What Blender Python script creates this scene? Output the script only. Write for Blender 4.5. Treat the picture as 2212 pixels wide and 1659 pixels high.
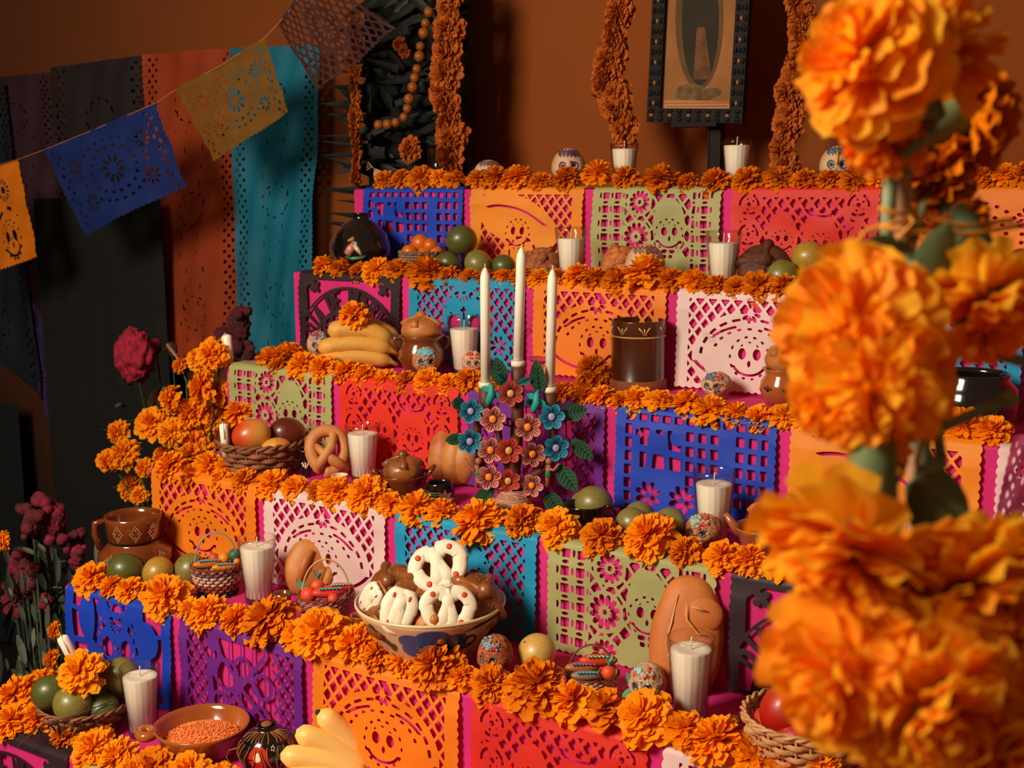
import bpy, bmesh, math, random
import numpy as np
from mathutils import Vector, Matrix, noise
from math import sin, cos, pi, atan2, hypot, sqrt
C = bpy.context.scene.collection
for o in list(bpy.data.objects): bpy.data.objects.remove(o)
rnd = random.Random(7)
# ------------------------------------------------------------------ camera
F, YAW, PIT, ROLL = 2628.1, -0.57606, 0.1672, 0.00688
CAM = Vector((1.00294, -1.60811, 0.87196))
TD, RH = 0.25238, 0.21153            # tread depth and riser height of the altar
fw = Vector((sin(YAW)*cos(PIT), cos(YAW)*cos(PIT), -sin(PIT)))
r0 = Vector((cos(YAW), -sin(YAW), 0)); d0 = fw.cross(r0)
RV = r0*cos(ROLL)+d0*sin(ROLL); DV = -r0*sin(ROLL)+d0*cos(ROLL)
cd = bpy.data.cameras.new('camera'); co = bpy.data.objects.new('camera', cd); C.objects.link(co)
cd.sensor_width = 36; cd.lens = F/2212*36; cd.clip_start = .02
m3 = Matrix((RV, -DV, -fw)).transposed(); co.matrix_world = Matrix.Translation(CAM) @ m3.to_4x4()
cd.dof.use_dof = True; cd.dof.focus_distance = 2.15; cd.dof.aperture_fstop = 8.5
bpy.context.scene.camera = co
# ------------------------------------------------------------------ world, light, exposure
sc = bpy.context.scene
sc.view_settings.view_transform = 'Standard'; sc.view_settings.look = 'None'
sc.view_settings.gamma = 1; sc.view_settings.use_curve_mapping = False
sc.view_settings.exposure = 0.42
w = bpy.data.worlds.new('world'); sc.world = w; w.use_nodes = True
w.node_tree.nodes['Background'].inputs[0].default_value = (1, .60, .30, 1)
w.node_tree.nodes['Background'].inputs[1].default_value = .10
def area(name, loc, to, size, power, col):
    l = bpy.data.lights.new(name, 'AREA'); l.shape = 'RECTANGLE'; l.size, l.size_y = size; l.energy = power; l.color = col
    o = bpy.data.objects.new(name, l); C.objects.link(o); o.location = loc
    o.rotation_euler = (Vector(to)-Vector(loc)).to_track_quat('-Z', 'Y').to_euler(); return o
area('window_light', (-.75, -2.25, 1.85), (0.0, .3, .1), (.85, 1.0), 88, (1, .90, .72))
sc.cycles.use_denoising = True
sc.cycles.transparent_max_bounces = 24
# ------------------------------------------------------------------ geometry of the view: pixels to places
def ray(px, py): return RV*(px-1106)+DV*(py-829.5)+fw*F
def on_axis(px, py, ax, val):
    d = ray(px, py); return CAM + d*((val-CAM[ax])/d[ax])
def at_depth(px, py, z): return CAM + ray(px, py)*(z/F)
def top(i): return (5-i)*RH
def front(i): return (5-i)*TD
def on(i, px, py): return on_axis(px, py, 2, top(i))
def spot(i, px, dy):
    y, z = front(i)+dy, top(i)
    a, b = -4., 3.
    for _ in range(50):
        m = (a+b)/2; v = Vector((m, y, z))-CAM
        if v.dot(fw) > 0 and 1106+F*v.dot(RV)/v.dot(fw) < px: a = m
        else: b = m
    return Vector((m, y, z))
def mpp(P): return (Vector(P)-CAM).dot(fw)/F
def face(P, off=0): return atan2(CAM.x-P[0], -(CAM.y-P[1]))+off
# ------------------------------------------------------------------ materials
def lin(c):
    return tuple((x/255/12.92 if x/255 <= .04045 else ((x/255+.055)/1.055)**2.4) for x in c)
MC = {}
def M(name, col, rough=.6, col2=None, ns=8, bump=0, bs=60, coat=0, trl=0, metal=0, emit=0, spec=.5, contrast=(.35, .65)):
    if name in MC: return MC[name]
    m = bpy.data.materials.new(name); m.use_nodes = True; nt = m.node_tree; N = nt.nodes; L = nt.links
    b = N['Principled BSDF']; b.inputs['Base Color'].default_value = (*lin(col), 1); b.inputs['Roughness'].default_value = rough
    b.inputs['Metallic'].default_value = metal; b.inputs['Coat Weight'].default_value = coat; b.inputs['Coat Roughness'].default_value = .12
    b.inputs['Specular IOR Level'].default_value = spec
    tc = N.new('ShaderNodeTexCoord'); csock = None
    if col2:
        n = N.new('ShaderNodeTexNoise'); n.inputs['Scale'].default_value = ns; n.inputs['Detail'].default_value = 4
        L.new(tc.outputs['Object'], n.inputs['Vector'])
        r = N.new('ShaderNodeMapRange'); r.inputs[1].default_value, r.inputs[2].default_value = contrast; L.new(n.outputs['Fac'], r.inputs[0])
        x = N.new('ShaderNodeMix'); x.data_type = 'RGBA'; x.inputs[6].default_value = (*lin(col), 1); x.inputs[7].default_value = (*lin(col2), 1)
        L.new(r.outputs[0], x.inputs[0]); L.new(x.outputs[2], b.inputs['Base Color']); csock = x.outputs[2]
    if bump:
        n = N.new('ShaderNodeTexNoise'); n.inputs['Scale'].default_value = bs; n.inputs['Detail'].default_value = 3
        L.new(tc.outputs['Object'], n.inputs['Vector'])
        bp = N.new('ShaderNodeBump'); bp.inputs['Strength'].default_value = bump; bp.inputs['Distance'].default_value = .004
        L.new(n.outputs['Fac'], bp.inputs['Height']); L.new(bp.outputs[0], b.inputs['Normal'])
    if trl:
        t = N.new('ShaderNodeBsdfTranslucent'); t.inputs[0].default_value = (*lin(col), 1)
        if csock: L.new(csock, t.inputs[0])
        mx = N.new('ShaderNodeMixShader'); mx.inputs[0].default_value = trl
        L.new(b.outputs[0], mx.inputs[1]); L.new(t.outputs[0], mx.inputs[2]); L.new(mx.outputs[0], N['Material Output'].inputs[0])
    MC[name] = m; return m
def glass_mat():
    m = bpy.data.materials.new('clear_glass'); m.use_nodes = True; nt = m.node_tree; N = nt.nodes; L = nt.links
    N.remove(N['Principled BSDF'])
    t = N.new('ShaderNodeBsdfTransparent'); g = N.new('ShaderNodeBsdfGlossy'); g.inputs['Roughness'].default_value = .06
    g.inputs[0].default_value = (.9, .88, .9, 1)
    lw = N.new('ShaderNodeLayerWeight'); lw.inputs[0].default_value = .5
    cr = N.new('ShaderNodeMix'); cr.data_type = 'RGBA'; cr.inputs[6].default_value = (.965, .95, .94, 1); cr.inputs[7].default_value = (.34, .27, .34, 1)
    pw = N.new('ShaderNodeMath'); pw.operation = 'POWER'; pw.inputs[1].default_value = 3.2
    L.new(lw.outputs['Facing'], pw.inputs[0]); L.new(pw.outputs[0], cr.inputs[0]); L.new(cr.outputs[2], t.inputs[0])
    mx = N.new('ShaderNodeMixShader'); f = N.new('ShaderNodeMath'); f.operation = 'MULTIPLY_ADD'; f.inputs[1].default_value = .35; f.inputs[2].default_value = .022; L.new(pw.outputs[0], f.inputs[0])
    L.new(f.outputs[0], mx.inputs[0]); L.new(t.outputs[0], mx.inputs[1]); L.new(g.outputs[0], mx.inputs[2]); L.new(mx.outputs[0], N['Material Output'].inputs[0])
    return m
GLASS = glass_mat()
def grad_mat(name, ca, cb, axis=0, a=-.04, b=.04, rough=.4, coat=.3):
    if name in MC: return MC[name]
    m = M(name, ca, rough, coat=coat); nt = m.node_tree; N = nt.nodes; L = nt.links
    tc = N.new('ShaderNodeTexCoord'); s = N.new('ShaderNodeSeparateXYZ'); L.new(tc.outputs['Object'], s.inputs[0])
    n = N.new('ShaderNodeTexNoise'); n.inputs['Scale'].default_value = 25; L.new(tc.outputs['Object'], n.inputs['Vector'])
    ad = N.new('ShaderNodeMath'); ad.operation = 'MULTIPLY_ADD'; ad.inputs[1].default_value = .03; L.new(n.outputs['Fac'], ad.inputs[0]); L.new(s.outputs[axis], ad.inputs[2])
    r = N.new('ShaderNodeMapRange'); r.inputs[1].default_value = a+.015; r.inputs[2].default_value = b+.015; L.new(ad.outputs[0], r.inputs[0])
    x = N.new('ShaderNodeMix'); x.data_type = 'RGBA'; x.inputs[6].default_value = (*lin(ca), 1); x.inputs[7].default_value = (*lin(cb), 1)
    L.new(r.outputs[0], x.inputs[0]); L.new(x.outputs[2], N['Principled BSDF'].inputs['Base Color'])
    return m
# ------------------------------------------------------------------ mesh builder
class MB:
    def __init__(s): s.v = []; s.f = []; s.n = 0
    def add(s, V, Fs, mat=None):
        V = np.asarray(V, float).reshape(-1, 3)
        if mat is not None:
            A = np.array(mat); V = V@A[:3, :3].T+A[:3, 3]
        s.v.append(V); s.f += [tuple(i+s.n for i in f) for f in Fs]; s.n += len(V); return s
    def grid(s, P, wrapu=False, wrapv=False, mat=None):   # P[u][v] points
        P = np.asarray(P, float); a, b = P.shape[:2]; Fs = []
        for i in range(a if wrapu else a-1):
            for j in range(b if wrapv else b-1):
                i2, j2 = (i+1) % a, (j+1) % b
                Fs.append((i*b+j, i2*b+j, i2*b+j2, i*b+j2))
        return s.add(P.reshape(-1, 3), Fs, mat)
    def lathe(s, prof, n=28, mat=None, mod=None):
        P = []
        for k in range(n):
            a = 2*pi*k/n; row = []
            for q, (r, z) in enumerate(prof):
                rr = r*(mod(a, q, z) if mod else 1); row.append((rr*cos(a), rr*sin(a), z))
            P.append(row)
        return s.grid(P, wrapu=True, mat=mat)
    def ball(s, c, r, n=18, m=12, mat=None, fn=None):
        if not hasattr(r, '__len__'): r = (r, r, r)
        P = []
        for i in range(n):
            row = []
            for j in range(m+1):
                a = 2*pi*i/n; t = pi*j/m; d = Vector((sin(t)*cos(a), sin(t)*sin(a), -cos(t)))
                k = fn(d) if fn else 1
                row.append((c[0]+d.x*r[0]*k, c[1]+d.y*r[1]*k, c[2]+d.z*r[2]*k))
            P.append(row)
        return s.grid(P, wrapu=True, mat=mat)
    def tube(s, pts, r, n=8, closed=False, mat=None, flat=1, up=(0, 0, 1), cap=True):
        pts = [Vector(p) for p in pts]; K = len(pts)
        if not hasattr(r, '__len__'): r = [r]*K
        P = []; u = Vector(up)
        for i, p in enumerate(pts):
            if closed: t = pts[(i+1) % K]-pts[i-1]
            else: t = pts[min(i+1, K-1)]-pts[max(i-1, 0)]
            t.normalize()
            a = u-t*u.dot(t)
            if a.length < 1e-3: a = Vector((1, .3, 0)); a = a-t*a.dot(t)
            a.normalize(); b = t.cross(a); u = a if not closed else u
            P.append([tuple(p+(a*cos(2*pi*k/n)*flat+b*sin(2*pi*k/n))*r[i]) for k in range(n)])
        base = s.n; s.grid(P, wrapu=closed, wrapv=True, mat=mat)
        if cap and not closed:
            s.f.append(tuple(base+k for k in range(n))); s.f.append(tuple(base+(K-1)*n+n-1-k for k in range(n)))
        return s
    def box(s, c, sz, mat=None, bev=0):
        x, y, z = (q/2 for q in sz); V = []
        for dz in (-z, z):
            for dx, dy in ((-x, -y), (x, -y), (x, y), (-x, y)): V.append((c[0]+dx, c[1]+dy, c[2]+dz))
        return s.add(V, [(3, 2, 1, 0), (4, 5, 6, 7), (0, 1, 5, 4), (1, 2, 6, 5), (2, 3, 7, 6), (3, 0, 4, 7)], mat)
    def spike(s, p, q, w, cup=.3):
        p, q = Vector(p), Vector(q); t = (q-p).normalized(); sd = t.cross(Vector((0, 1, 0))).normalized(); nm = sd.cross(t); P = []
        for i in range(5):
            k = i/4; ww = w*.5*(1-k)**.9; c = p+(q-p)*k; P.append([tuple(c-sd*ww+nm*ww*cup), tuple(c), tuple(c+sd*ww+nm*ww*cup)])
        return s.grid(P)
    def leaf(s, p, q, w, up=(0, 0, 1), bend=.0, n=6, cup=.25):
        p, q = Vector(p), Vector(q); t = (q-p); L = t.length; t.normalize(); sd = t.cross(Vector(up))
        if sd.length < 1e-3: sd = Vector((1, 0, 0))
        sd.normalize(); nm = sd.cross(t); P = []
        for i in range(n+1):
            k = i/n; ww = w*(sin(pi*min(1, k*.93+.05))**.8)*.5; c = p+t*L*k+nm*bend*L*sin(pi*k)
            P.append([tuple(c-sd*ww+nm*ww*cup), tuple(c), tuple(c+sd*ww+nm*ww*cup)])
        return s.grid(P)
    def mesh(s, name, smooth=True, sharp=None):
        me = bpy.data.meshes.new(name); V = np.concatenate(s.v) if s.v else np.zeros((0, 3))
        me.from_pydata(V.tolist(), [], s.f); me.update()
        if smooth: me.polygons.foreach_set('use_smooth', [True]*len(me.polygons))
        if sharp: 
            try: me.set_sharp_from_angle(angle=sharp)
            except Exception: pass
        return me
def tag(o, label=None, cat=None, group=None, kind=None):
    if label: o['label'] = label
    if cat: o['category'] = cat
    if group: o['group'] = group
    if kind: o['kind'] = kind
    return o
def link(name, me, mat=None, parent=None, loc=None, rot=None, scale=None, label=None, kind=None):
    if isinstance(me, MB): me = me.mesh(name)
    o = bpy.data.objects.new(name, me); C.objects.link(o)
    if mat:
        if len(me.materials) == 0: me.materials.append(mat)
        elif me.materials[0] != mat: o.material_slots[0].link = 'OBJECT'; o.material_slots[0].material = mat
    if parent: o.parent = parent
    if loc is not None: o.location = loc
    if rot is not None: o.rotation_euler = rot
    if scale is not None: o.scale = scale if hasattr(scale, '__len__') else (scale,)*3
    if label: o['label'] = label
    if kind: o['kind'] = kind
    return o
def thing(name, label, cat, loc, rz=0, group=None, s=1, rot=None):
    o = bpy.data.objects.new(name, None); C.objects.link(o); o.location = loc
    o.rotation_euler = rot or (0, 0, rz); o.scale = (s, s, s); o.empty_display_size = .02
    return tag(o, label, cat, group)
TR = Matrix.Translation
def RX(a): return Matrix.Rotation(a, 4, 'X')
def RY(a): return Matrix.Rotation(a, 4, 'Y')
def RZ(a): return Matrix.Rotation(a, 4, 'Z')
def SC(x, y, z): return Matrix.Diagonal((x, y, z, 1))
def look(d):   # matrix turning +z to d
    return Vector(d).to_track_quat('Z', 'Y').to_matrix().to_4x4()
# ------------------------------------------------------------------ setting
WY = 1.45
wallm = M('orange_plaster', (140, 66, 3), .95, (128, 60, 2), 1.2, bump=.15, bs=40)
floorm = M('dark_floor', (40, 26, 16), .8, (28, 18, 12), 3)
ZF = -.2115*5
tag(link('wall_back', MB().box((-.6, WY+.05, .9), (8, .1, 4.2)), wallm), 'orange plastered wall behind the altar', None, kind='structure')
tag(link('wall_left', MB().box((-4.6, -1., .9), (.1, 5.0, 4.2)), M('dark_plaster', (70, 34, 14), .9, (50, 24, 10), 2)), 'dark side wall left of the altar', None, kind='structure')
tag(link('floor', MB().box((-.6, -1., ZF-.05), (8.1, 5.0, .1)), floorm), 'dark floor in front of the altar', None, kind='structure')
pink = M('magenta_cloth', (216, 32, 118), .8, (196, 20, 102), 6, bump=.1, bs=25)
XL, XR = -1.213, 1.75
altar = thing('altar', 'stepped altar whose treads and risers are covered in magenta paper', 'altar', (0, 0, ZF))
for i in range(1, 10):
    z1 = top(i); y0 = front(i); y1 = WY-.01
    if z1 < ZF+.1: break
    prof = [(y1, 0), (y1, z1-ZF), (y0+.006, z1-ZF), (y0+.002, z1-ZF-.002), (y0, z1-ZF-.006), (y0, 0)]
    yb = y0+TD+.02 if i > 1 else y1
    V = []; 
    xs = [XL+.0*i, XR]
    prof = [(yb, z1-ZF-RH if i<8 else 0), (yb, z1-ZF), (y0+.006, z1-ZF), (y0+.002, z1-ZF-.002), (y0, z1-ZF-.006), (y0, max(0, z1-ZF-RH-.01))]
    for x in xs: V += [(x, a, b) for a, b in prof]
    n = len(prof); Fs = [(k, (k+1) % n, n+(k+1) % n, n+k) for k in range(n)]+[tuple(range(n-1, -1, -1)), tuple(range(n, 2*n))]
    link('step', MB().add(V, Fs).mesh('step', smooth=False), pink, altar)
# ------------------------------------------------------------------ cut paper
def frac(a): return a-np.floor(a)
def ell(X, Y, cx, cy, a, b): return (np.hypot((X-cx)/a, (Y-cy)/b)-1)*min(a, b)
def rect(X, Y, x0, x1, y0, y1): return np.maximum(np.maximum(x0-X, X-x1), np.maximum(y0-Y, Y-y1))
def lat(X, Y, p=2.9, t=.62, k=.85):
    a = np.abs(frac((X+Y*k)/p)-.5); b = np.abs(frac((X-Y*k)/p)-.5); return (np.maximum(a, b)-(.5-t/p/1.5))*p
def petals(X, Y, cx, cy, ra, rb, n, w, ph=0):
    r = np.hypot(X-cx, Y-cy); t = np.arctan2(Y-cy, X-cx)+ph; a = (frac(t*n/(2*pi))-.5)*2*pi/n
    rm = (ra+rb)/2; ww = w*(.5+.5*np.clip((r-ra)/(rb-ra), 0, 1)); return (np.hypot((r-rm)/((rb-ra)/2), r*a/ww)-1)*w
def dash(X, Y, cx, cy, asp, R, t, n, duty, y1=99, ph=0, xr=99):
    r = np.hypot((X-cx)/asp, Y-cy); a = frac((np.arctan2(Y-cy, (X-cx)/asp)+ph)*n/(2*pi)); d = (np.abs(a-.5)-duty/2)*2*pi*R/n
    return np.maximum(np.maximum(np.abs(r-R)-t/2, d), Y-y1)
def segd(X, Y, x0, y0, x1, y1):
    dx, dy = x1-x0, y1-y0; q = np.clip(((X-x0)*dx+(Y-y0)*dy)/(dx*dx+dy*dy+1e-9), 0, 1); return np.hypot(X-x0-q*dx, Y-y0-q*dy)
LET = {'D': [(0, 0, 0, 1), (0, 0, .6, .2), (.6, .2, .6, .8), (.6, .8, 0, 1)], 'I': [(.3, 0, .3, 1)], 'A': [(0, 1, .3, 0), (.3, 0, .6, 1), (.12, .65, .48, .65)],
 'E': [(0, 0, 0, 1), (0, 0, .55, 0), (0, .5, .45, .5), (0, 1, .55, 1)], 'M': [(0, 1, 0, 0), (0, 0, .35, .6), (.35, .6, .7, 0), (.7, 0, .7, 1)],
 'U': [(0, 0, 0, .8), (0, .8, .3, 1), (.3, 1, .6, .8), (.6, .8, .6, 0)], 'R': [(0, 0, 0, 1), (0, 0, .55, .15), (.55, .15, .5, .5), (.5, .5, 0, .5), (.2, .5, .6, 1)],
 'T': [(0, 0, .6, 0), (.3, 0, .3, 1)], 'O': [(.1, .1, .5, .1), (.5, .1, .6, .5), (.6, .5, .5, .9), (.5, .9, .1, .9), (.1, .9, 0, .5), (0, .5, .1, .1)],
 'S': [(.55, .05, .1, .1), (.1, .1, .05, .4), (.05, .4, .55, .6), (.55, .6, .5, .95), (.5, .95, 0, .95)]}
def U_(*a):
    r = a[0]
    for b in a[1:]: r = np.minimum(r, b)
    return r
mx = np.maximum
def face_cut(X, Y, cx, cy, s=1.):
    return U_(ell(X, Y, cx-1.75*s, cy, .95*s, 1.25*s), ell(X, Y, cx+1.75*s, cy, .95*s, 1.25*s), ell(X, Y, cx, cy+2.1*s, .4*s, .75*s),
      mx(np.abs(np.hypot((X-cx)/1.2, Y-cy-1.2*s)-3.4*s)-.28*s, cy+2.6*s-Y),
      dash(X, Y, cx, cy, 1, 2.6*s, .35*s, 8, .35, cy-1.2*s, .4), dash(X, Y, cx, cy+.8, 1, 4.6*s, .5*s, 14, .4, 99, .2))
def d_catrina(X, Y):
    q = np.hypot((X-17.5)/1.35, Y-13.5)
    hat = q-9.2
    h = mx(U_(lat(X, Y)), -(hat-.5)); h = mx(h, rect(X, Y, 3.3, 31.7, 1.5, 19.5))
    h = U_(h, dash(X, Y, 17.5, 13.5, 1.35, 8.2, .55, 22, .62, 13), dash(X, Y, 17.5, 13.5, 1.35, 6.2, .5, 22, .42, 12, .3),
      petals(X, Y, 17.5, 3.9, .7, 2.3, 9, .5), mx(np.abs(np.hypot((X-17.5)/1.5, Y-14)-7.3)-.25, Y-9.5) + 10*(np.abs(X-17.5) < 3),
      face_cut(X, Y, 17.5, 12.5, .95), mx(mx(np.abs(np.hypot((X-17.5)/1.6, Y-10)-9)-.3, 14.5-Y), 3-np.abs(X-17.5)))
    return h
def d_catrina2(X, Y):
    hat = np.hypot((X-15)/1.5, (Y-8-(X-15)*.25)/.75)-8.
    h = mx(mx(lat(X, Y, 2.7, .55), -(hat-.4)), rect(X, Y, 4, 31.5, 1.5, 19.5))
    h = mx(h, -(ell(X, Y, 17, 16, 5.5, 6)))
    h = U_(h, mx(np.abs(np.hypot((X-15)/1.5, (Y-11-(X-15)*.25)/.75)-8.)-.4, Y-7-(X-15)*.25), face_cut(X, Y, 15.5, 10.5, .8), dash(X, Y, 17, 16, 1, 3.9, .6, 9, .6))
    return h
def d_sage(X, Y):
    p = 3.3; a = frac((X-2.6)/p)-.5; b = frac(Y/p)-.5
    st = .5-np.hypot(np.abs(a)-.5, np.abs(b)-.5)*0
    sq = (np.maximum(np.abs(a)+.35*(.5-np.abs(b))**2*0, np.abs(b))-.27)*p+.9*np.hypot(a, b)*0
    cusp = mx((.36-np.hypot(np.abs(a)-.62, b))*p*-1*-1, 0)*0
    star = U_(sq, ell(a*p, (np.abs(b)-.5)*p, 0, 0, .75, .33), ell((np.abs(a)-.5)*p, b*p, 0, 0, .33, .75))
    col = U_(mx(star, rect(X, Y, 2.4, 9.2, 1, 19.6)), mx(star, rect(X, Y, 27.4, 32.6, 1, 19.6)))
    fl = [(13.5, 3.2, 2.9), (12.8, 11.3, 3.5), (13, 19, 2.8)]
    keep = U_(*[np.hypot(X-x, Y-y)-r-.45 for x, y, r in fl], ell(X, Y, 21.5, 9, 4.3, 6.8), ell(X, Y, 21.5, 18.5, 6, 4.3))
    l2 = mx(mx(lat(X, Y, 3.1, .6), -keep), rect(X, Y, 9.6, 27, 1.3, 19.6))
    h = U_(col, l2, *[petals(X, Y, x, y, r*.33, r*.95, 12, r*.2) for x, y, r in fl], *[ell(X, Y, x, y, .5, .5) for x, y, r in fl], face_cut(X, Y, 21.5, 10, .8),
      rect(X, Y, 19.7, 21.2, 14.2, 15), rect(X, Y, 21.8, 23.3, 14.2, 15), rect(X, Y, 20.2, 21.2, 15.4, 16.2), rect(X, Y, 21.8, 22.8, 15.4, 16.2))
    return h
def d_red(X, Y):
    ros = [(4.8, 3.6), (30.2, 3.6), (4.8, 10.3), (30.2, 10.3), (4.8, 17), (30.2, 17)]
    keep = U_(*[np.hypot(X-x, Y-y)-3.3 for x, y in ros], ell(X, Y, 13, 11, 3.6, 6), ell(X, Y, 22, 12, 4.4, 6.6))
    l = mx(mx(lat(X, Y, 2.8, .7), -keep), rect(X, Y, 2.6, 32.4, 2, 19.6))
    h = U_(l, *[mx(np.abs(np.hypot(X-x, Y-y)-2.2)-.28, np.sin(3*np.arctan2(Y-y, X-x))-.4) for x, y in ros], *[ell(X, Y, x, y, .5, .5) for x, y in ros],
      *[petals(X, Y, x, y, .9, 1.5, 5, .3) for x, y in ros], face_cut(X, Y, 22, 12, .65), face_cut(X, Y, 13, 11, .55), mx(np.abs(np.hypot((X-22)/1.5, Y-3.5)-2.6)-.25, 4.5-Y))
    return h
def d_black(X, Y):
    cx, cy = 17.5, 21.; r = np.hypot(X-cx, Y-cy); th = np.arctan2(X-cx, cy-Y)
    let = np.full_like(X, 9.); txt = 'DIA DE MUERTOS'; n = len(txt); span = 2.35
    u = th/span*n+n/2; 
    for k, ch in enumerate(txt):
        if ch == ' ': continue
        lx = (u-k-.14)*1.0*.86; ly = (17.1-r)/4.3
        for s_ in LET[ch]: let = np.minimum(let, segd(lx*3.4, ly*4.3, s_[0]*2.9, s_[1]*4.3, s_[2]*2.9, s_[3]*4.3)-.5)
    band = np.abs(r-15)-2.3
    h = mx(band, -let); h = mx(h, rect(X, Y, 2.6, 32.4, .8, 19.8))
    cross = U_(rect(X, Y, 16.3, 18.7, 7.5, 16), rect(X, Y, 13.6, 21.4, 10, 12.2))
    inner = mx(mx(r-11.8, -cross), rect(X, Y, 4, 31, 6, 19.5))
    hills = U_(*[np.abs(np.hypot(X-x, Y-y)-q)-.5 for x, y, q in ((10, 20, 4), (10, 20, 2), (25, 20, 4), (25, 20, 2), (17.5, 22, 5), (17.5, 22, 3))])
    bars = np.abs(frac(X/2.6)-.5)*2.6-.5; bars2 = np.abs(frac(Y/2.9)-.5)*2.9-.45
    inner = mx(mx(inner, -hills), -U_(bars, bars2))
    cor = mx(mx(mx(17.9-r, r-22.3), rect(X, Y, 3.4, 31.6, 1.6, 19)), -U_(*[petals(X, Y, x, 3.4, .0, 1.8, 4, .9) for x in (6, 29)]))
    return U_(h, inner, cor)
def d_teal(X, Y):
    keep = ell(X, Y, 17.5, 8.5, 6.3, 7.4)
    l = mx(mx(lat(X, Y, 2.7, .55), -keep), rect(X, Y, 3, 32, 1.6, 19.6))
    l = mx(l, -(petals(X, Y, 27.5, 15, 0, 2.8, 8, .9)-.5)); l = mx(l, -(petals(X, Y, 7.5, 15, 0, 2.8, 8, .9)-.5))
    a = np.arctan2(Y-1.8, X-17.5)
    rays = mx(petals(X, Y, 17.5, 1.7, 2.0, 3.5, 18, .28), 2.2-Y)
    return U_(l, petals(X, Y, 27.5, 15, .5, 2.5, 8, .55), petals(X, Y, 7.5, 15, .5, 2.5, 8, .55), rays, dash(X, Y, 17.5, 4, 1.2, 5.2, .45, 18, .3), ell(X, Y, 14.4, 10.4, 1.9, 2.2), ell(X, Y, 20.6, 10.4, 1.9, 2.2),
      rect(X, Y, 17.2, 17.8, 6.2, 9), rect(X, Y, 16.5, 18.5, 6.8, 7.4), ell(X, Y, 17.5, 13.6, .6, 1.1), dash(X, Y, 17.5, 10, 1.1, 7, .6, 22, .5, 99))
def d_birds(X, Y):
    big = rect(X, Y, 3.2, 31.8, .9, 19.6)
    sol = U_(ell(X, Y, 8, 5.5, 2.6, 5.6), ell(X, Y, 27, 7, 3.6, 4), ell(X, Y, 24.5, 3, 1.5, 4), ell(X, Y, 10, 14, 3, 4), ell(X, Y, 26, 12, 2.4, 5), ell(X, Y, 17.5, 10.5, 6.5, 8),
      ell(X, Y, 13, 2.6, 2, 1.9), ell(X, Y, 22, 2.6, 2, 1.9), np.abs(np.hypot(X-17.5, Y-2.6)-2)-.35, segd(X, Y, 0, 3.6, 8, 3.8)-.5, segd(X, Y, 26, 6, 35, 5)-.5, segd(X, Y, 0, 11, 12, 11)-.7, segd(X, Y, 5, 17, 32, 17)-.9, segd(X, Y, 12, 0, 12, 6)-.3, segd(X, Y, 23, 0, 23, 6)-.3)
    return U_(mx(big, -sol), ell(X, Y, 14.6, 10.6, 1.5, 2.3), ell(X, Y, 20.4, 10.6, 1.5, 2.3), ell(X, Y, 17.5, 14, .8, 1.3), petals(X, Y, 17.5, 5.6, .8, 1.8, 12, .22), dash(X, Y, 17.5, 9.5, 1, 5.6, .5, 12, .4, 99),
      face_cut(X, Y, 17.5, 10.6, .3), dash(X, Y, 17.5, 12, 1, 7, .7, 10, .4))
def d_build(X, Y):
    gr = mx(U_(mx(np.abs(frac(X/2.6)-.5)*2.6-.85, np.abs(frac(Y/2.9)-.5)*2.9-.95)), U_(rect(X, Y, 15.5, 24, 3.5, 14.4), rect(X, Y, 26, 33, 2, 18)))
    tp = mx(np.abs(frac(X/2.6)-.5)*2.6-.9, rect(X, Y, 3, 33, .9, 2.2)); lf = mx(np.abs(frac(Y/2.7)-.5)*2.7-1., rect(X, Y, 2.6, 4.1, 2, 20))
    b1 = mx(rect(X, Y, 6, 15, 3.6, 11.5), -U_(segd(X, Y, 9, 3, 7.8, 12)-.7, segd(X, Y, 11.5, 3, 12, 12)-.6, segd(X, Y, 6, 7.6, 15, 8.3)-.7, ell(X, Y, 9.5, 6.2, 1.8, 1.9), ell(X, Y, 14, 5, 1.3, 1.6)))
    return U_(gr, tp, lf, b1, petals(X, Y, 8, 17, .5, 2.9, 8, .7), petals(X, Y, 15.5, 17, .5, 2.9, 8, .7), petals(X, Y, 22.5, 17.3, .5, 2.2, 7, .5), ell(X, Y, 5.2, 4.6, .6, .6))
def d_purple(X, Y):
    sw = U_(*[np.abs(np.hypot(X-x, Y-y)-q)-.36 for x, y, q in ((14, 9, 3), (18.5, 7, 2.2), (20, 12, 3.1), (15.5, 14.5, 2.4), (24, 9.5, 2.4), (12, 15, 2), (23, 16, 2.2), (18, 17.5, 1.8))], segd(X, Y, 9, 2, 26, 18)-.4, segd(X, Y, 25, 3, 12, 18)-.4,
       ell(X, Y, 9.8, 5.5, 2.8, 3.8), segd(X, Y, 9, 2, 10, 19)-.7)
    mid = mx(mx(rect(X, Y, 9, 27, 2, 19.5), -sw), -mx(U_(np.abs(frac(X/3.3)-.5)*3.3-.18), rect(X, Y, 8, 28, 0, 20)))
    l = mx(lat(X, Y, 2.8, .55), U_(rect(X, Y, 2.8, 8.6, 2, 19.5), rect(X, Y, 27, 32.4, 2, 19.5)))
    return U_(mx(mid, -(ell(X, Y, 9.8, 6.5, 2.4, 3.6))), l, ell(X, Y, 9.2, 5.6, .5, .9), ell(X, Y, 11, 5.6, .5, .9))
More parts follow.
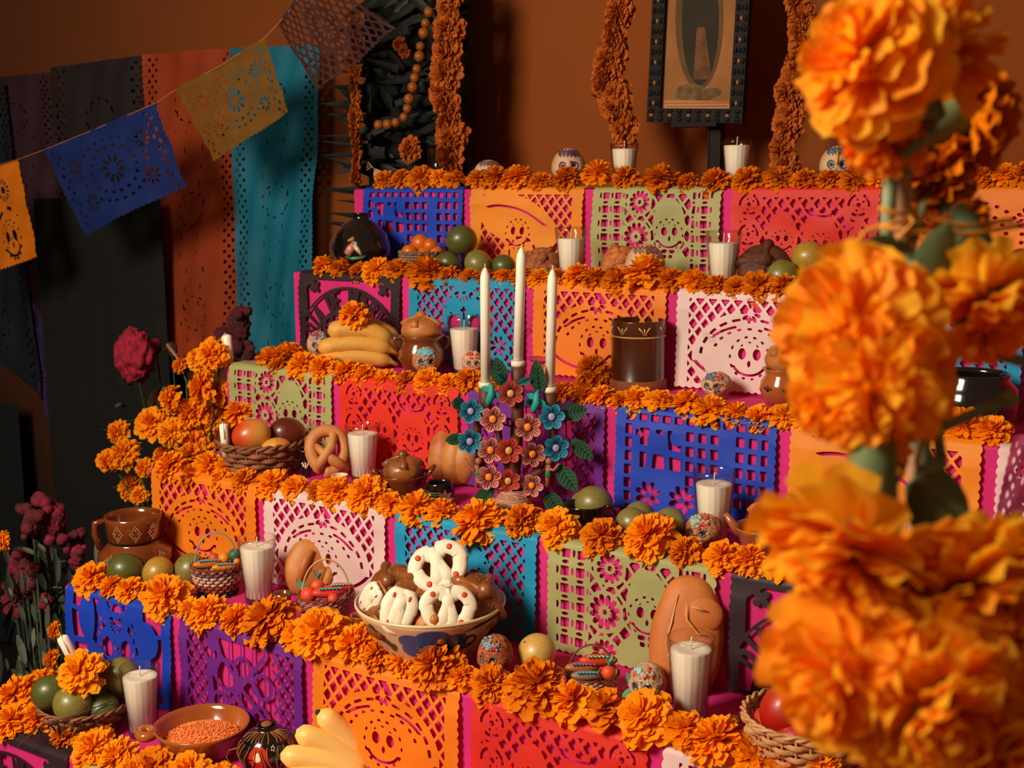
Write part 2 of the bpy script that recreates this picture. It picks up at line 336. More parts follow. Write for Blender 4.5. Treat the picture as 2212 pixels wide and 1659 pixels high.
def d_flower(X, Y):
    c = petals(X, Y, 17.5, 10, 1.2, 3.4, 10, .6)
    return U_(c, petals(X, Y, 7, 6, .7, 2.2, 8, .45), petals(X, Y, 28, 6, .7, 2.2, 8, .45), petals(X, Y, 8, 15, .7, 2.2, 8, .45), petals(X, Y, 27, 15, .7, 2.2, 8, .45), dash(X, Y, 17.5, 10, 1.3, 5.2, .7, 18, .4), dash(X, Y, 17.5, 10, 1.4, 7, .6, 26, .4),
      mx(lat(X, Y, 2.4, .9), U_(rect(X, Y, 2, 4.5, 1, 20), rect(X, Y, 30.5, 33, 1, 20))))
def d_skullflag(X, Y):
    return U_(petals(X, Y, 11, 5, 1.1, 2.6, 14, .3), ell(X, Y, 11, 5, .8, .8), petals(X, Y, 25, 5, 1.1, 2.6, 14, .3), ell(X, Y, 25, 5, .8, .8), face_cut(X, Y, 24.5, 14.6, .9), face_cut(X, Y, 11, 14.6, .9), dash(X, Y, 24.5, 14, 1, 5.2, .8, 7, .5, 11),
      dash(X, Y, 24.5, 17.2, 1.3, 2.1, .45, 14, .5), ell(X, Y, 18, 9, .6, 1.6))
def d_net(X, Y):
    return U_(mx(lat(X, Y, 3., .8), rect(X, Y, 1.6, 33.4, 1, 20)) + 9*((np.hypot(X-17.5, Y-10) < 6.5)), petals(X, Y, 17.5, 10, 1, 3, 10, .5), dash(X, Y, 17.5, 10, 1, 4.8, 1.1, 16, .55))
def marching(G, xs, ys, name):
    ny, nx = G.shape; S = G > 0
    polys = []; 
    def corner(i, j): return ('c', i, j)
    I, J = np.mgrid[0:ny-1, 0:nx-1]
    code = S[:-1, :-1]*1+S[:-1, 1:]*2+S[1:, 1:]*4+S[1:, :-1]*8
    idx = np.arange(ny*nx).reshape(ny, nx)
    off1 = ny*nx
    A = idx[:-1, :-1]; B = idx[:-1, 1:]; Cc = idx[1:, 1:]; D = idx[1:, :-1]
    eT = off1+A; eB = off1+D; eL = 2*off1+A; eR = 2*off1+B
    tab = {1: ['AtL'], 2: ['tBr'], 3: ['ABrL'], 4: ['rCb'], 5: ['AtrCbL'], 6: ['tBCb'], 7: ['ABCbL'], 8: ['bDL'], 9: ['AtbD'], 10: ['tBrbDL'], 11: ['ABrbD'], 12: ['rCDL'], 13: ['AtrCD'], 14: ['tBCDL'], 15: ['ABCD']}
    mp = {'A': A, 'B': B, 'C': Cc, 'D': D, 't': eT, 'b': eB, 'L': eL, 'r': eR}
    allf = []
    for k, ps in tab.items():
        m = code == k
        if not m.any(): continue
        for p in ps: allf.append(np.stack([mp[c][m] for c in p], 1))
    used = np.unique(np.concatenate([a.ravel() for a in allf]))
    Xg, Yg = np.meshgrid(xs, ys); gx = Xg.ravel(); gy = Yg.ravel(); g = G.ravel()
    base = used % off1; ty = used//off1
    x = gx[base].copy(); y = gy[base].copy()
    for t, st in ((1, 1), (2, nx)):
        m = ty == t; b = base[m]; q = np.clip(b+st, 0, off1-1); k = g[b]/(g[b]-g[q]+1e-12); k = np.clip(k, 0, 1)
        x[m] = gx[b]+(gx[q]-gx[b])*k; y[m] = gy[b]+(gy[q]-gy[b])*k
    return x, y, [np.searchsorted(used, a) for a in allf]
def paper_uv(design, W=35., H=20.6, top_=5., res=.2, sc_=.35, scb=True):
    xs = np.arange(-.2, W+.4, res); ys = np.arange(-top_, H+.4, res); X, Y = np.meshgrid(xs, ys)
    h = design(X, Y); h = np.where(Y < .6, np.maximum(h, .6-Y), h)
    s1 = sc_*np.abs(np.sin(pi*Y/1.6)); s2 = sc_*np.abs(np.sin(pi*X/1.6)) if scb else 0
    B = np.minimum(np.minimum(X-.3+s1-sc_, W-.3+s1-sc_-X), H+s2-sc_-Y)
    return marching(np.minimum(h, B), xs, ys, 'p')
def poly_mesh(name, V, faces, mat):
    me = bpy.data.meshes.new(name); fl = []
    for a in faces: fl += a.tolist()
    me.from_pydata(V.tolist(), [], fl); me.update(); me.polygons.foreach_set('use_smooth', [True]*len(me.polygons)); me.materials.append(mat); return me
UV = {}
def uvs(d):
    if d not in UV: UV[d] = paper_uv(globals()['d_'+d])
    return UV[d]
def wav(x, y, s):   # smooth crumple in metres
    return (np.sin(x*19+s)*np.cos(y*27+s*2)+.6*np.sin(x*51+y*37+s*3)+.5*np.cos(x*17-y*60+s*5))/2.1
pcol = {'orange': (246, 128, 4), 'white': (240, 204, 196), 'teal': (14, 152, 196), 'sage': (176, 172, 108), 'red': (228, 44, 22), 'black': (44, 18, 26), 'blue': (14, 62, 190), 'purple': (112, 26, 140), 'lightorange': (246, 142, 26)}
def pmat(c): return M('paper_'+c, pcol[c], .62, tuple(int(v*.93) for v in pcol[c]), 5, bump=.12, bs=14, trl=.12)
def drape(row, x0, W, design, colr, label, wr=.0045, seed=0, drop=20.0, tread=.045):
    x, y, fs = uvs(design); s = W/.35; X = x0+x/100*s; t = y/100
    n = wav(X, t, seed*1.7+row); r = .012; yy = np.empty_like(t); zz = np.empty_like(t)
    k = np.clip(t/(r*1.57), -1, 1)
    ang = np.clip((t+r*.8)/r, 0, pi/2)
    cyy = front(row)+r-.0045; czz = top(row)-r+.004
    yy = cyy-r*np.sin(ang); zz = czz+r*np.cos(ang)
    tb = t+r*.8; yy = np.where(tb < 0, cyy-tb, yy); 
    dn = np.maximum(tb-r*pi/2, 0); zz = zz-dn; yy = yy-.0015-dn*.03
    amp = wr*np.clip(dn/.03, 0, 1); yy = yy-amp*(n+1)*.8-.012*np.clip(dn-.14, 0, 1)
    zz = np.where(tb < 0, zz+.0015+.001*n, zz)
    V = np.stack([X, yy, zz], 1)
    o = link('papel_picado', poly_mesh('papel_picado', V, fs, pmat(colr)))
    return tag(o, label, 'paper banner', 'cut-paper banners hung over the altar steps')
O1, PW = [-1.18265, -1.19521, -1.20526, -1.21034, -1.21172, -1.2125], .36
rows = {1: [('build', 'blue', 'dark blue cut-paper banner on the top riser behind the black painted jar'), ('catrina2', 'lightorange', 'orange cut-paper banner with slanted hat skull on the top riser'), ('sage', 'sage', 'crumpled sage green cut-paper banner on the top riser'), ('red', 'red', 'red cut-paper banner on the top riser behind dark bread and yellow fruit'), ('flower', 'orange', 'orange cut-paper banner on the top riser, hidden behind the tied marigolds'), ('purple', 'purple', 'purple latticed cut-paper banner at the right end of the top riser')],
 2: [('black', 'black', 'black cut-paper banner with arched lettering and a cross behind the bananas'), ('teal', 'teal', 'teal cut-paper banner on the second riser behind the pot with bread'), ('catrina', 'orange', 'orange cut-paper banner with hatted skull behind the tall brown crock'), ('catrina', 'white', 'pale pink-white cut-paper banner on the second riser right of the brown crock'), ('teal', 'teal', 'teal cut-paper banner behind the tied marigolds on the second riser'), ('red', 'red', 'red cut-paper banner at far right of the second riser')],
 3: [('sage', 'sage', 'sage green cut-paper banner behind the basket of mangoes'), ('red', 'red', 'bright red cut-paper banner behind the pretzel-shaped bread'), ('purple', 'purple', 'dark purple cut-paper banner behind the flowered candelabra'), ('build', 'blue', 'blue cut-paper banner with window grid right of the candelabra'), ('catrina2', 'lightorange', 'pale orange latticed cut-paper banner behind the green flower stems'), ('catrina', 'white', 'white cut-paper banner at far right of the third riser')],
 4: [('catrina', 'orange', 'orange cut-paper banner behind the large brown pitcher'), ('catrina', 'white', 'pale pink-white cut-paper banner behind the upright figure bread'), ('teal', 'teal', 'teal cut-paper banner behind the big bowl of breads'), ('sage', 'sage', 'sage green cut-paper banner behind the tallest bread loaf'), ('black', 'black', 'black cut-paper banner with arched letters right of the tallest loaf'), ('orange' and 'catrina', 'orange', 'orange cut-paper banner at far right of the fourth riser')],
 5: [('birds', 'blue', 'blue cut-paper banner with birds and skull behind the green fruit basket'), ('purple', 'purple', 'purple cut-paper banner behind the dish of orange rice'), ('catrina', 'orange', 'orange cut-paper banner with round hatted skull above the bottom bananas'), ('red', 'red', 'red cut-paper banner under the skull and yellow fruit'), ('catrina', 'white', 'white cut-paper banner at the bottom edge below the flower row')],
 6: [('black', 'black', 'black cut-paper banner with letters in the bottom left corner'), ('sage', 'sage', 'pale green cut-paper banner corner at the bottom left'), ('red', 'red', 'red cut-paper banner on the lowest riser')]}
for row, L_ in rows.items():
    for k, (dsn, colr, lab) in enumerate(L_):
        x0 = O1[row-1]+k*PW+.004; wr = .0045 if row > 1 else .008
        if row == 6: x0 += spot(6, 163, 0).x-(O1[5]+PW)
        drape(row, x0, PW-.018, dsn, colr, lab, wr=wr, seed=k*3+row)
# ------------------------------------------------------------------ banners on strings and on the wall
def quad_paper(name, design, colr, corners, label, group, bulge=.02, seed=0, topc=.0, Wc=35., Hc=20.6, mat=None, res=.2):
    x, y, fs = paper_uv(design, Wc, Hc, topc, res); a = x/Wc; b = y/Hc; P = [np.array(c) for c in corners]   # TL TR BR BL
    V = (1-a)[:, None]*(1-b)[:, None]*P[0]+a[:, None]*(1-b)[:, None]*P[1]+a[:, None]*b[:, None]*P[2]+(1-a)[:, None]*b[:, None]*P[3]
    nrm = np.cross(P[1]-P[0], P[3]-P[0]); nrm /= np.linalg.norm(nrm)
    n = wav(a*.5, b*.4, seed)*bulge*.5+bulge*np.sin(a*7+seed)*b*.6
    V = V+n[:, None]*nrm
    return tag(link(name, poly_mesh(name, V, fs, mat or pmat(colr))), label, 'paper banner', group)
FY = 1.0
def fl(px, py, y=FY): return on_axis(px, py, 1, y)
G_ = 'paper flags strung across the wall'
quad_paper('paper_flag', d_skullflag, 'orange', [fl(-110, 395), fl(40, 345), fl(80, 555), fl(-50, 605)], 'orange paper flag with skull faces on the string, lowest left', G_, .01, 1)
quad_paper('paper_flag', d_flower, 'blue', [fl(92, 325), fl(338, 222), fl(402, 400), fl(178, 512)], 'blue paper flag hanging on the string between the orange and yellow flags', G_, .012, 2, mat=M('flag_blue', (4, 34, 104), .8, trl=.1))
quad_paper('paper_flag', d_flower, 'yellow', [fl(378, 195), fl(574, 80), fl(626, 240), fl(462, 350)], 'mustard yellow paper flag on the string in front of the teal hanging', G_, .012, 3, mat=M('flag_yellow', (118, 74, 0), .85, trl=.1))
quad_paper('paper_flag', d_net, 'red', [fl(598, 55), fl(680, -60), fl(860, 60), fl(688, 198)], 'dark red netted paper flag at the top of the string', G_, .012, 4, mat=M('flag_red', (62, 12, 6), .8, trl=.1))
tag(link('string', MB().tube([fl(-60, 372), fl(40, 344), fl(92, 325), fl(215, 275), fl(338, 222), fl(378, 195), fl(480, 140), fl(574, 80), fl(620, 30), fl(690, -60)], .0011, 6), M('thread', (200, 130, 90), .8)),
    'thin pale string carrying the paper flags', 'string')
def d_long(X, Y):
    h = mx(lat(X, Y, 2.6, 1.), U_(rect(X, Y, 1.4, 6, 1, 200), rect(X, Y, 29, 33.6, 1, 200)))
    X2 = X-17.5; c = frac(Y/30)-.5
    sl = mx(mx(np.abs(frac(X/3.7+.3*np.floor(Y/5))-.5)*3.7-.22, np.abs(frac(Y/5)-.5)*5-.9), rect(X, Y, 8, 27, 8, 200))
    return U_(h, sl + 3*(np.sin(X*.9+Y*.35) > .1), dash(X, np.abs(c)*30, 17.5, 0, 1, 5, .5, 10, .4))
wy = WY-.03
GH = 'long paper hangings on the back wall'
def hang(c, pts, label, seed, mat=None, H=90., y=wy):
    return quad_paper('paper_hanging', d_long, c, [on_axis(px, py, 1, y+dy) for (px, py), dy in zip(pts, (0, 0, -.03, -.03))], label, GH, .022, seed, mat=mat, Wc=35., Hc=H, res=.4)
hang('teal', [(490, 104), (694, 96), (672, 742), (520, 768)], 'teal paper hanging at the left end of the altar steps', 5, M('hang_teal', (0, 112, 138), .7, (0, 98, 124), 3, trl=.1), y=WY-.1)
hang('orange', [(305, 118), (512, 102), (520, 770), (330, 800)], 'long rust orange paper hanging left of the teal one', 6, M('hang_orange', (176, 62, 8), .8, (150, 52, 8), 3, trl=.1), y=WY-.06)
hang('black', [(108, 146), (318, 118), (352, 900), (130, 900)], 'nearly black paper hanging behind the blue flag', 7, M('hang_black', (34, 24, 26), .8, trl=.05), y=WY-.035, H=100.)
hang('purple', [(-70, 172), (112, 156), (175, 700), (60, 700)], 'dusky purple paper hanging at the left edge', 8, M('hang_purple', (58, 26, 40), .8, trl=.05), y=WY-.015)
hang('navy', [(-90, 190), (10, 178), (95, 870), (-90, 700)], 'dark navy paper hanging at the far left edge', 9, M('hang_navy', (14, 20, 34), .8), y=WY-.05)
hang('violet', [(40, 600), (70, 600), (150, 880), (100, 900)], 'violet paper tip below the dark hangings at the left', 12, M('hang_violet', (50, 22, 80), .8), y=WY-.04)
# dark cloths in the lower left corner, their black also standing in for shade
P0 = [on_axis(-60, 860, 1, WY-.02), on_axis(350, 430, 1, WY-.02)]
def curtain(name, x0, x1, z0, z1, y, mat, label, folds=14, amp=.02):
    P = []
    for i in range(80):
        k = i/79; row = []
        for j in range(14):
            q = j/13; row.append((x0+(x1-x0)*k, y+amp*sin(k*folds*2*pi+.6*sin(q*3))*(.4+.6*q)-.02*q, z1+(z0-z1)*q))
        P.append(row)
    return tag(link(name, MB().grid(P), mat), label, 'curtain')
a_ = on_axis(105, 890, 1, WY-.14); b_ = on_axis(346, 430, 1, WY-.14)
curtain('dark_drape_shade', a_.x, b_.x, ZF+.02, b_.z, WY-.14, M('black_cloth_shade', (22, 20, 16), .95, (14, 14, 10), 4), 'black cloth drape, also standing in for shade, on the wall below the blue flag', 6)
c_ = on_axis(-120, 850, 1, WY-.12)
curtain('navy_drape_shade', c_.x-.5, on_axis(48, 1000, 1, WY-.12).x, ZF+.02, c_.z, WY-.12, M('navy_cloth_shade', (12, 16, 22), .95), 'dark navy cloth drape, also standing in for shade, at the left edge', 5, .015)
# ------------------------------------------------------------------ marigolds
def petal_grid(L, w, curl, ruf, rr, nu=3, nv=2):
    P = []
    for i in range(nu+1):
        k = i/nu; ww = w*(.28+.95*k-.35*k*k*k); row = []
        for j in range(-nv, nv+1):
            q = j/nv; row.append((q*ww*.5, L*k*(1-.12*q*q*(k > .99)), curl*k*k*L+abs(q)*.18*ww+(ruf*sin(q*5+rr)*k*k)))
        P.append(row)
    return np.array(P)
def head_mb(seed, R=.04, n=105, flat=.8, maxang=118, wide=1., ragged=.0):
    R_ = random.Random(seed); b = MB(); ga = pi*(3-sqrt(5))
    for k in range(n):
        u = (k+.5)/n; th = math.radians(maxang)*u**.62; a = k*ga+R_.uniform(-.25, .25)
        d = Vector((sin(th)*cos(a), sin(th)*sin(a), cos(th)*flat)); 
        L = R*(.62+.42*u)*R_.uniform(.85, 1.12+ragged); w = R*wide*R_.uniform(.34, .52)*(.55+.6*u)
        if L <= 0: continue
        dd = (d+Vector((R_.uniform(-.18, .18), R_.uniform(-.18, .18), R_.uniform(-.15, .2)))).normalized()
        y = dd; x = y.cross(Vector((0, 0, 1))+Vector((R_.uniform(-.3, .3), R_.uniform(-.3, .3), 0)))
        if x.length < .05: x = Vector((1, 0, 0))
        x.normalize(); z = x.cross(y); z = z if z.z > 0 or True else -z
        m = Matrix((x, y, z)).transposed().to_4x4(); m.translation = dd*R*.12+Vector((0, 0, R*.25*(1-u)))
        G = petal_grid(L, w, R_.uniform(-.30, .30)-.15*u, w*.16, R_.uniform(0, 6), 3, 1+(n < 80))
        b.grid(G, mat=m)
    return b
marim = M('marigold', (255, 158, 0), .7, (246, 130, 0), 55, trl=.3, spec=.2, contrast=(.45, .8))
marid = M('marigold_dark', (238, 132, 2), .75, (206, 100, 2), 55, trl=.25, spec=.15, contrast=(.4, .75))
marib = M('marigold_bright', (255, 170, 4), .7, (254, 146, 0), 55, trl=.35, spec=.2, contrast=(.45, .8))
HEADS = [head_mb(i, n=[170, 150, 190, 80, 165, 100, 180][i], wide=[.95, 1, .85, 1.7, .9, 1.4, .8][i], ragged=.05).mesh('marigold_head') for i in range(7)]
def mari(P, d, label, group, mat=None, up=None, kind=None, tilt=.5, name='marigold'):
    k = rnd.choice([0, 1, 2, 4, 6]) if kind is None else kind
    s = d/.085
    u = Vector(up or (rnd.uniform(-.5, .5), -tilt+rnd.uniform(-.5, .4), 1)).normalized()
    o = link(name, HEADS[k], mat or rnd.choice([marim, marim, marim, marid, marib])); o.matrix_world = TR(P) @ look(u) @ RZ(rnd.uniform(0, 6)) @ SC(s, s, s*rnd.uniform(.75, 1.))
    return tag(o, label, 'flower', group)
rowsM = {1: [(830,388,42),(868,388,45),(912,388,58),(950,386,40),(985,390,42),(1030,386,42),(1072,384,54),(1118,384,62),(1168,394,48),(1225,388,58),(1290,376,62),(1350,385,52),(1427,388,76),(1485,396,48),(1545,396,62),(1615,390,62),(1680,385,58),(1735,392,52),(1790,388,48),(1845,390,62),(1895,388,45),(1940,388,50),(1990,385,50),(2040,388,55),(2080,388,50),(2125,384,52),(2168,378,54),(2205,380,56),(2250,378,50)],
 2: [(700,575,46),(737,583,44),(776,588,46),(815,585,62),(858,583,50),(922,592,78),(972,600,46),(1015,600,42),(1048,600,42),(1085,598,40),(1125,598,52),(1165,604,46),(1205,602,44),(1245,596,54),(1285,602,56),(1335,608,62),(1395,592,84),(1448,606,56),(1500,606,58),(1545,618,54),(1590,624,54),(1640,620,70),(1690,622,60),(1745,622,60),(1800,630,60),(2060,640,60),(2180,640,60)],
 3: [(585,775,60),(625,765,60),(600,795,45),(655,790,62),(700,798,60),(748,805,56),(790,812,50),(830,822,52),(878,826,52),(925,824,56),(970,830,52),(1012,824,56),(1055,835,50),(1215,850,52),(1262,856,52),(1300,860,54),(1345,868,50),(1378,866,62),(1425,868,56),(1482,872,58),(1535,890,78),(1590,896,58),(1640,904,62),(1690,902,60),(1745,905,65),(1800,915,65),(2080,925,90),(2140,935,80),(2000,950,60)],
 4: [(372,1008,66),(412,985,60),(452,1008,62),(420,1030,58),(492,1012,58),(478,1045,54),(530,1040,58),(590,1045,68),(640,1058,58),(690,1064,56),(728,1062,72),(795,1068,84),(846,1092,58),(902,1098,78),(955,1108,60),(1035,1128,106),(1130,1125,76),(1205,1140,82),(1300,1162,84),(1400,1160,100),(1480,1195,70),(1560,1205,74),(1620,1212,70),(1682,1225,66),(1740,1235,70),(2090,1330,80)],
 5: [(200,1252,70),(244,1268,52),(282,1275,56),(360,1290,92),(415,1318,56),(450,1325,80),(512,1338,70),(580,1342,106),(652,1372,80),(695,1366,110),(770,1392,84),(822,1410,76),(872,1430,66),(945,1436,106),(1000,1462,66),(1062,1480,82),(1110,1490,60),(1160,1486,116),(1238,1518,88),(1310,1530,90),(1390,1552,118),(1480,1578,86),(1548,1600,112),(1630,1636,98),(1700,1646,80),(1775,1655,70)],
 6: [(38,1505,92),(95,1478,62),(28,1560,74),(84,1556,74),(145,1590,66),(205,1618,84),(255,1636,80),(330,1660,84),(410,1665,80),(215,1590,56),(290,1672,70),(480,1690,80)]}
rn = {1: 'top-step', 2: 'second-step', 3: 'third-step', 4: 'fourth-step', 5: 'fifth-step', 6: 'lowest-step'}
NEAR = {1: [(900, 'husk'), (1010, 'empty tumbler'), (1130, 'squat skull'), (1270, 'zigzag-browed skull'), (1400, 'left candle glass'), (1520, 'easel foot strip'), (1660, 'right candle glass'), (1760, 'right garland'), (1900, 'teal-moustached skull'), (2080, 'near bouquet'), (9999, 'purple banner')],
 2: [(860, 'painted jar'), (940, 'mandarin basket'), (1140, 'green citrus pile'), (1260, 'left candle glass'), (1360, 'pale sugared bread'), (1440, 'ringed-eye skull'), (1600, 'right candle glass'), (1700, 'dark sesame bread'), (1850, 'yellow citrus pile'), (9999, 'near bouquet')],
 3: [(660, 'teal hanging'), (760, 'banana bunch'), (860, 'banana tips'), (960, 'two-handled pot'), (1070, 'candle glass'), (1320, 'drooping marigold'), (1450, 'tall crock'), (1600, 'labelled candle glass'), (1760, 'tan pot'), (9999, 'black glazed pot')],
 4: [(470, 'mango basket left side'), (620, 'mango basket'), (700, 'tiny black vase'), (760, 'speckled cup'), (830, 'candle glass'), (930, 'casserole'), (1000, 'small black pot'), (1180, 'candelabra'), (1330, 'low black bowl'), (1450, 'citrus pile'), (1580, 'red-crowned skull'), (9999, 'spouted bowl')],
 5: [(300, 'green citrus'), (480, 'striped basket'), (620, 'tiny brown mug'), (740, 'pink basket'), (840, 'tiny jar'), (1010, 'big bowl'), (1120, 'tall seed skull'), (1200, 'tiny dark cup'), (1340, 'beaded basket'), (1440, 'mint-crowned skull'), (1570, 'largest candle glass'), (9999, 'red mango basket')],
 6: [(100, 'left picture edge'), (240, 'citrus basket'), (9999, 'rice dish')]}
ORD = ['leftmost', 'second', 'third', 'fourth', 'fifth', 'sixth', 'seventh', 'eighth', 'ninth', 'tenth']
cnt = {}
for i, L_ in rowsM.items():
    for (px, py, dp) in sorted(L_):
        dy = .035 if i != 6 else .02
        ref = next(t_ for q_, t_ in NEAR[i] if px < q_); kk = cnt.get((i, ref), 0); cnt[(i, ref)] = kk+1
        lab_ = f'{ORD[kk]} marigold in front of the {ref} in the {rn[i]} row'
        P = spot(i, px, .016)
        if i == 6 or (i == 4 and px < 500) or (i == 3 and px < 640) or (i == 3 and px > 1950):
            Q = on(i, px, py+dp*.25); P = Q if front(i) < Q.y < front(i)+TD else P
        d = dp*mpp(P)*1.18; Q = P+Vector((0, 0, .1)); v = P-CAM; y0 = 829.5+F*v.dot(DV)/v.dot(fw); v = Q-CAM; y1 = 829.5+F*v.dot(DV)/v.dot(fw)
        P.z += max(-.006, min(.05, .1*(py-y0)/(y1-y0)))
        mari(P, d, lab_, f'marigolds along the {rn[i]} edge', mat=(marid if i <= 2 and rnd.random() < .6 else None), kind=(rnd.choice([3, 5]) if px in (1238, 1310, 1390, 1700) else None))
def leafm(n='leaf_green', c=(60, 84, 44), c2=(40, 60, 34)): return M(n, c, .6, c2, 10, trl=.2)
stemm = M('stem_green', (74, 92, 52), .6)
# ------------------------------------------------------------------ citrus, mango, bananas
GREEN, YEL, ORG = ('citrus_green', (92, 92, 40), (70, 76, 30)), ('citrus_yellow', (186, 142, 52), (160, 116, 36)), ('citrus_orange', (222, 110, 14), (200, 90, 8))
OLIVE = ('citrus_olive', (138, 124, 60), (112, 104, 48))
def citrus(P, r, col, label, group=None, tilt=(.2, -.4), rest=True, squash=.94):
    m = M(*((col[0], col[1], .34, col[2])), ns=14, bump=.12, bs=220, coat=.25)
    o = link('citrus_fruit', MB().ball((0, 0, 0), (1, 1, squash), 28, 18, fn=lambda d: 1-.05*math.exp(-((1-d.z)/.02)) if d.z > .5 else 1), m)
    o.location = Vector(P)+Vector((0, 0, r*squash if rest else 0)); o.scale = (r, r, r); o.rotation_euler = (rnd.uniform(.2, 1.2), rnd.uniform(-.5, .5), rnd.uniform(0, 6))
    tag(o, label, 'fruit', group)
    st = MB().ball((0, 0, squash*.955), (.07, .07, .03), 8, 5); link('stem_scar', st, M('stem_scar', (70, 60, 26), .8), o)
    return o
def cpx(i, px, py, rp, col, label, group=None, dy=None, lift=0):
    """fruit whose picture centre is px,py and radius rp pixels, standing on step i"""
    if dy is None:
        P = on(i, px, py+rp*.8)
        if not (front(i)+.01 < P.y < front(i)+TD-.03): P = spot(i, px, min(max(P.y-front(i), .03), TD-.05))
    else: P = spot(i, px, dy)
    r = rp*mpp(P); return citrus(P+Vector((0, 0, lift*r)), r, col, label, group)
gf = 'green and yellow citrus fruits on the altar'
cpx(1+1, 998, 518, 34, GREEN, 'large dark green citrus on top of the pile beside the mandarin basket', gf, dy=.13, lift=1.25)
cpx(2, 968, 567, 27, GREEN, 'small green citrus at the left foot of the second step pile', gf, dy=.10)
cpx(2, 1033, 567, 31, OLIVE, 'olive citrus with a navel at the front of the second step pile', gf, dy=.09)
cpx(2, 1088, 568, 26, GREEN, 'small green citrus at the right foot of the second step pile', gf, dy=.12)
cpx(2, 1022, 556, 25, GREEN, 'shaded green citrus at the back of the second step pile', gf, dy=.18)
cpx(2, 1745, 549, 38, YEL, 'yellow citrus high on the pile right of the dark bread', gf, dy=.14, lift=.9)
cpx(2, 1688, 592, 36, OLIVE, 'dull green citrus half hidden by the tied marigolds', gf, dy=.09)
cpx(2, 1765, 592, 34, YEL, 'yellow citrus low behind the tied marigolds', gf, dy=.10)
cpx(4, 1283, 1092, 42, OLIVE, 'green citrus behind the low black bowl beside the candelabra', gf, dy=.15)
cpx(4, 1262, 1085, 30, OLIVE, 'small olive citrus peeping out furthest left behind the low black bowl', gf, dy=.17)
cpx(4, 1382, 1095, 36, OLIVE, 'olive citrus at the back left of the pile by the blue banner', gf, dy=.13)
cpx(4, 1366, 1110, 37, OLIVE, 'olive green citrus at the front left of the pile by the blue banner', gf, dy=.085)
cpx(4, 1448, 1110, 37, OLIVE, 'olive citrus at the right of the pile by the blue banner', gf, dy=.12)
cpx(4, 1420, 1132, 40, YEL, 'yellow-green citrus at the very front of the pile by the blue banner', gf, dy=.065)
cpx(5, 252, 1222, 30, OLIVE, 'olive citrus half hidden at far left below the large pitcher', gf)
cpx(5, 272, 1235, 39, GREEN, 'large green citrus at the front left of the large pitcher', gf)
cpx(5, 343, 1240, 35, YEL, 'yellow-brown citrus in front of the large pitcher', gf)
cpx(5, 412, 1232, 35, OLIVE, 'green citrus between the pitcher and the striped basket', gf)
cpx(5, 1159, 1414, 43, ('citrus_pale', (214, 168, 88), (196, 148, 70)), 'pale yellow grapefruit behind the tiny dark cup', gf)
mangom = grad_mat('mango_skin', (196, 60, 20), (214, 150, 60), 0, -.5, .6); mangor = grad_mat('mango_red', (176, 24, 14), (196, 90, 34), 0, -.2, 1.3)
mangod = grad_mat('mango_dark', (92, 28, 16), (120, 60, 26), 0, -.5, .8)
def mango(P, rx, rz_, mat, label, rz=0, group='mangoes in the baskets', ry=.85, tilt=0):
    o = link('mango', MB().ball((0, 0, 0), (1, ry, .86), 26, 18, fn=lambda d: 1+.08*d.x*d.z+.04*d.x), mat)
    o.location = P; o.scale = (rx, rx, rx*(rz_/.4*.98)); o.rotation_euler = (0, tilt, rz)
    tag(o, label, 'fruit', group); link('stem_scar', MB().ball((-.985, 0, .0), (.05, .06, .06), 8, 5), M('stem_scar', (70, 60, 26), .8), o); return o
def banana_mb(L=.17, r=.017, bend=.9, kink=0):
    pts, rs = [], []
    for k in range(17):
        t = k/16; a = (t-.5)*bend; R_ = L/bend
        pts.append((R_*sin(a), 0, R_*(1-cos(a))))
        e = min(t/.1, (1-t)/.16, 1); rs.append(r*(.30+.70*sin(max(0, min(1, e))*pi/2)))
    pts.append((pts[-1][0]+.014, 0, pts[-1][2]+.007)); rs.append(r*.28)
    return MB().tube(pts, rs, 8, up=(0, 1, 0), flat=1.06)
banm = M('banana_skin', (222, 158, 66), .55, (120, 70, 26), 34, bump=.1, bs=60, contrast=(.60, .78)); banp = M('banana_pale', (248, 206, 120), .45, (240, 190, 100), 6); bant = M('banana_tip', (50, 36, 18), .8)
def banana(loc, rot, label, mat, L=.17, r=.018, bend=.9, group='bananas'):
    o = link('banana', banana_mb(L, r, bend), mat, None, loc, rot); tag(o, label, 'banana', group)
    R_ = L/bend; a = -.5*bend; link('banana_tip', MB().ball((R_*sin(a)-.001, 0, R_*(1-cos(a))+.001), .005*r/.018, 8, 6), bant, o); return o
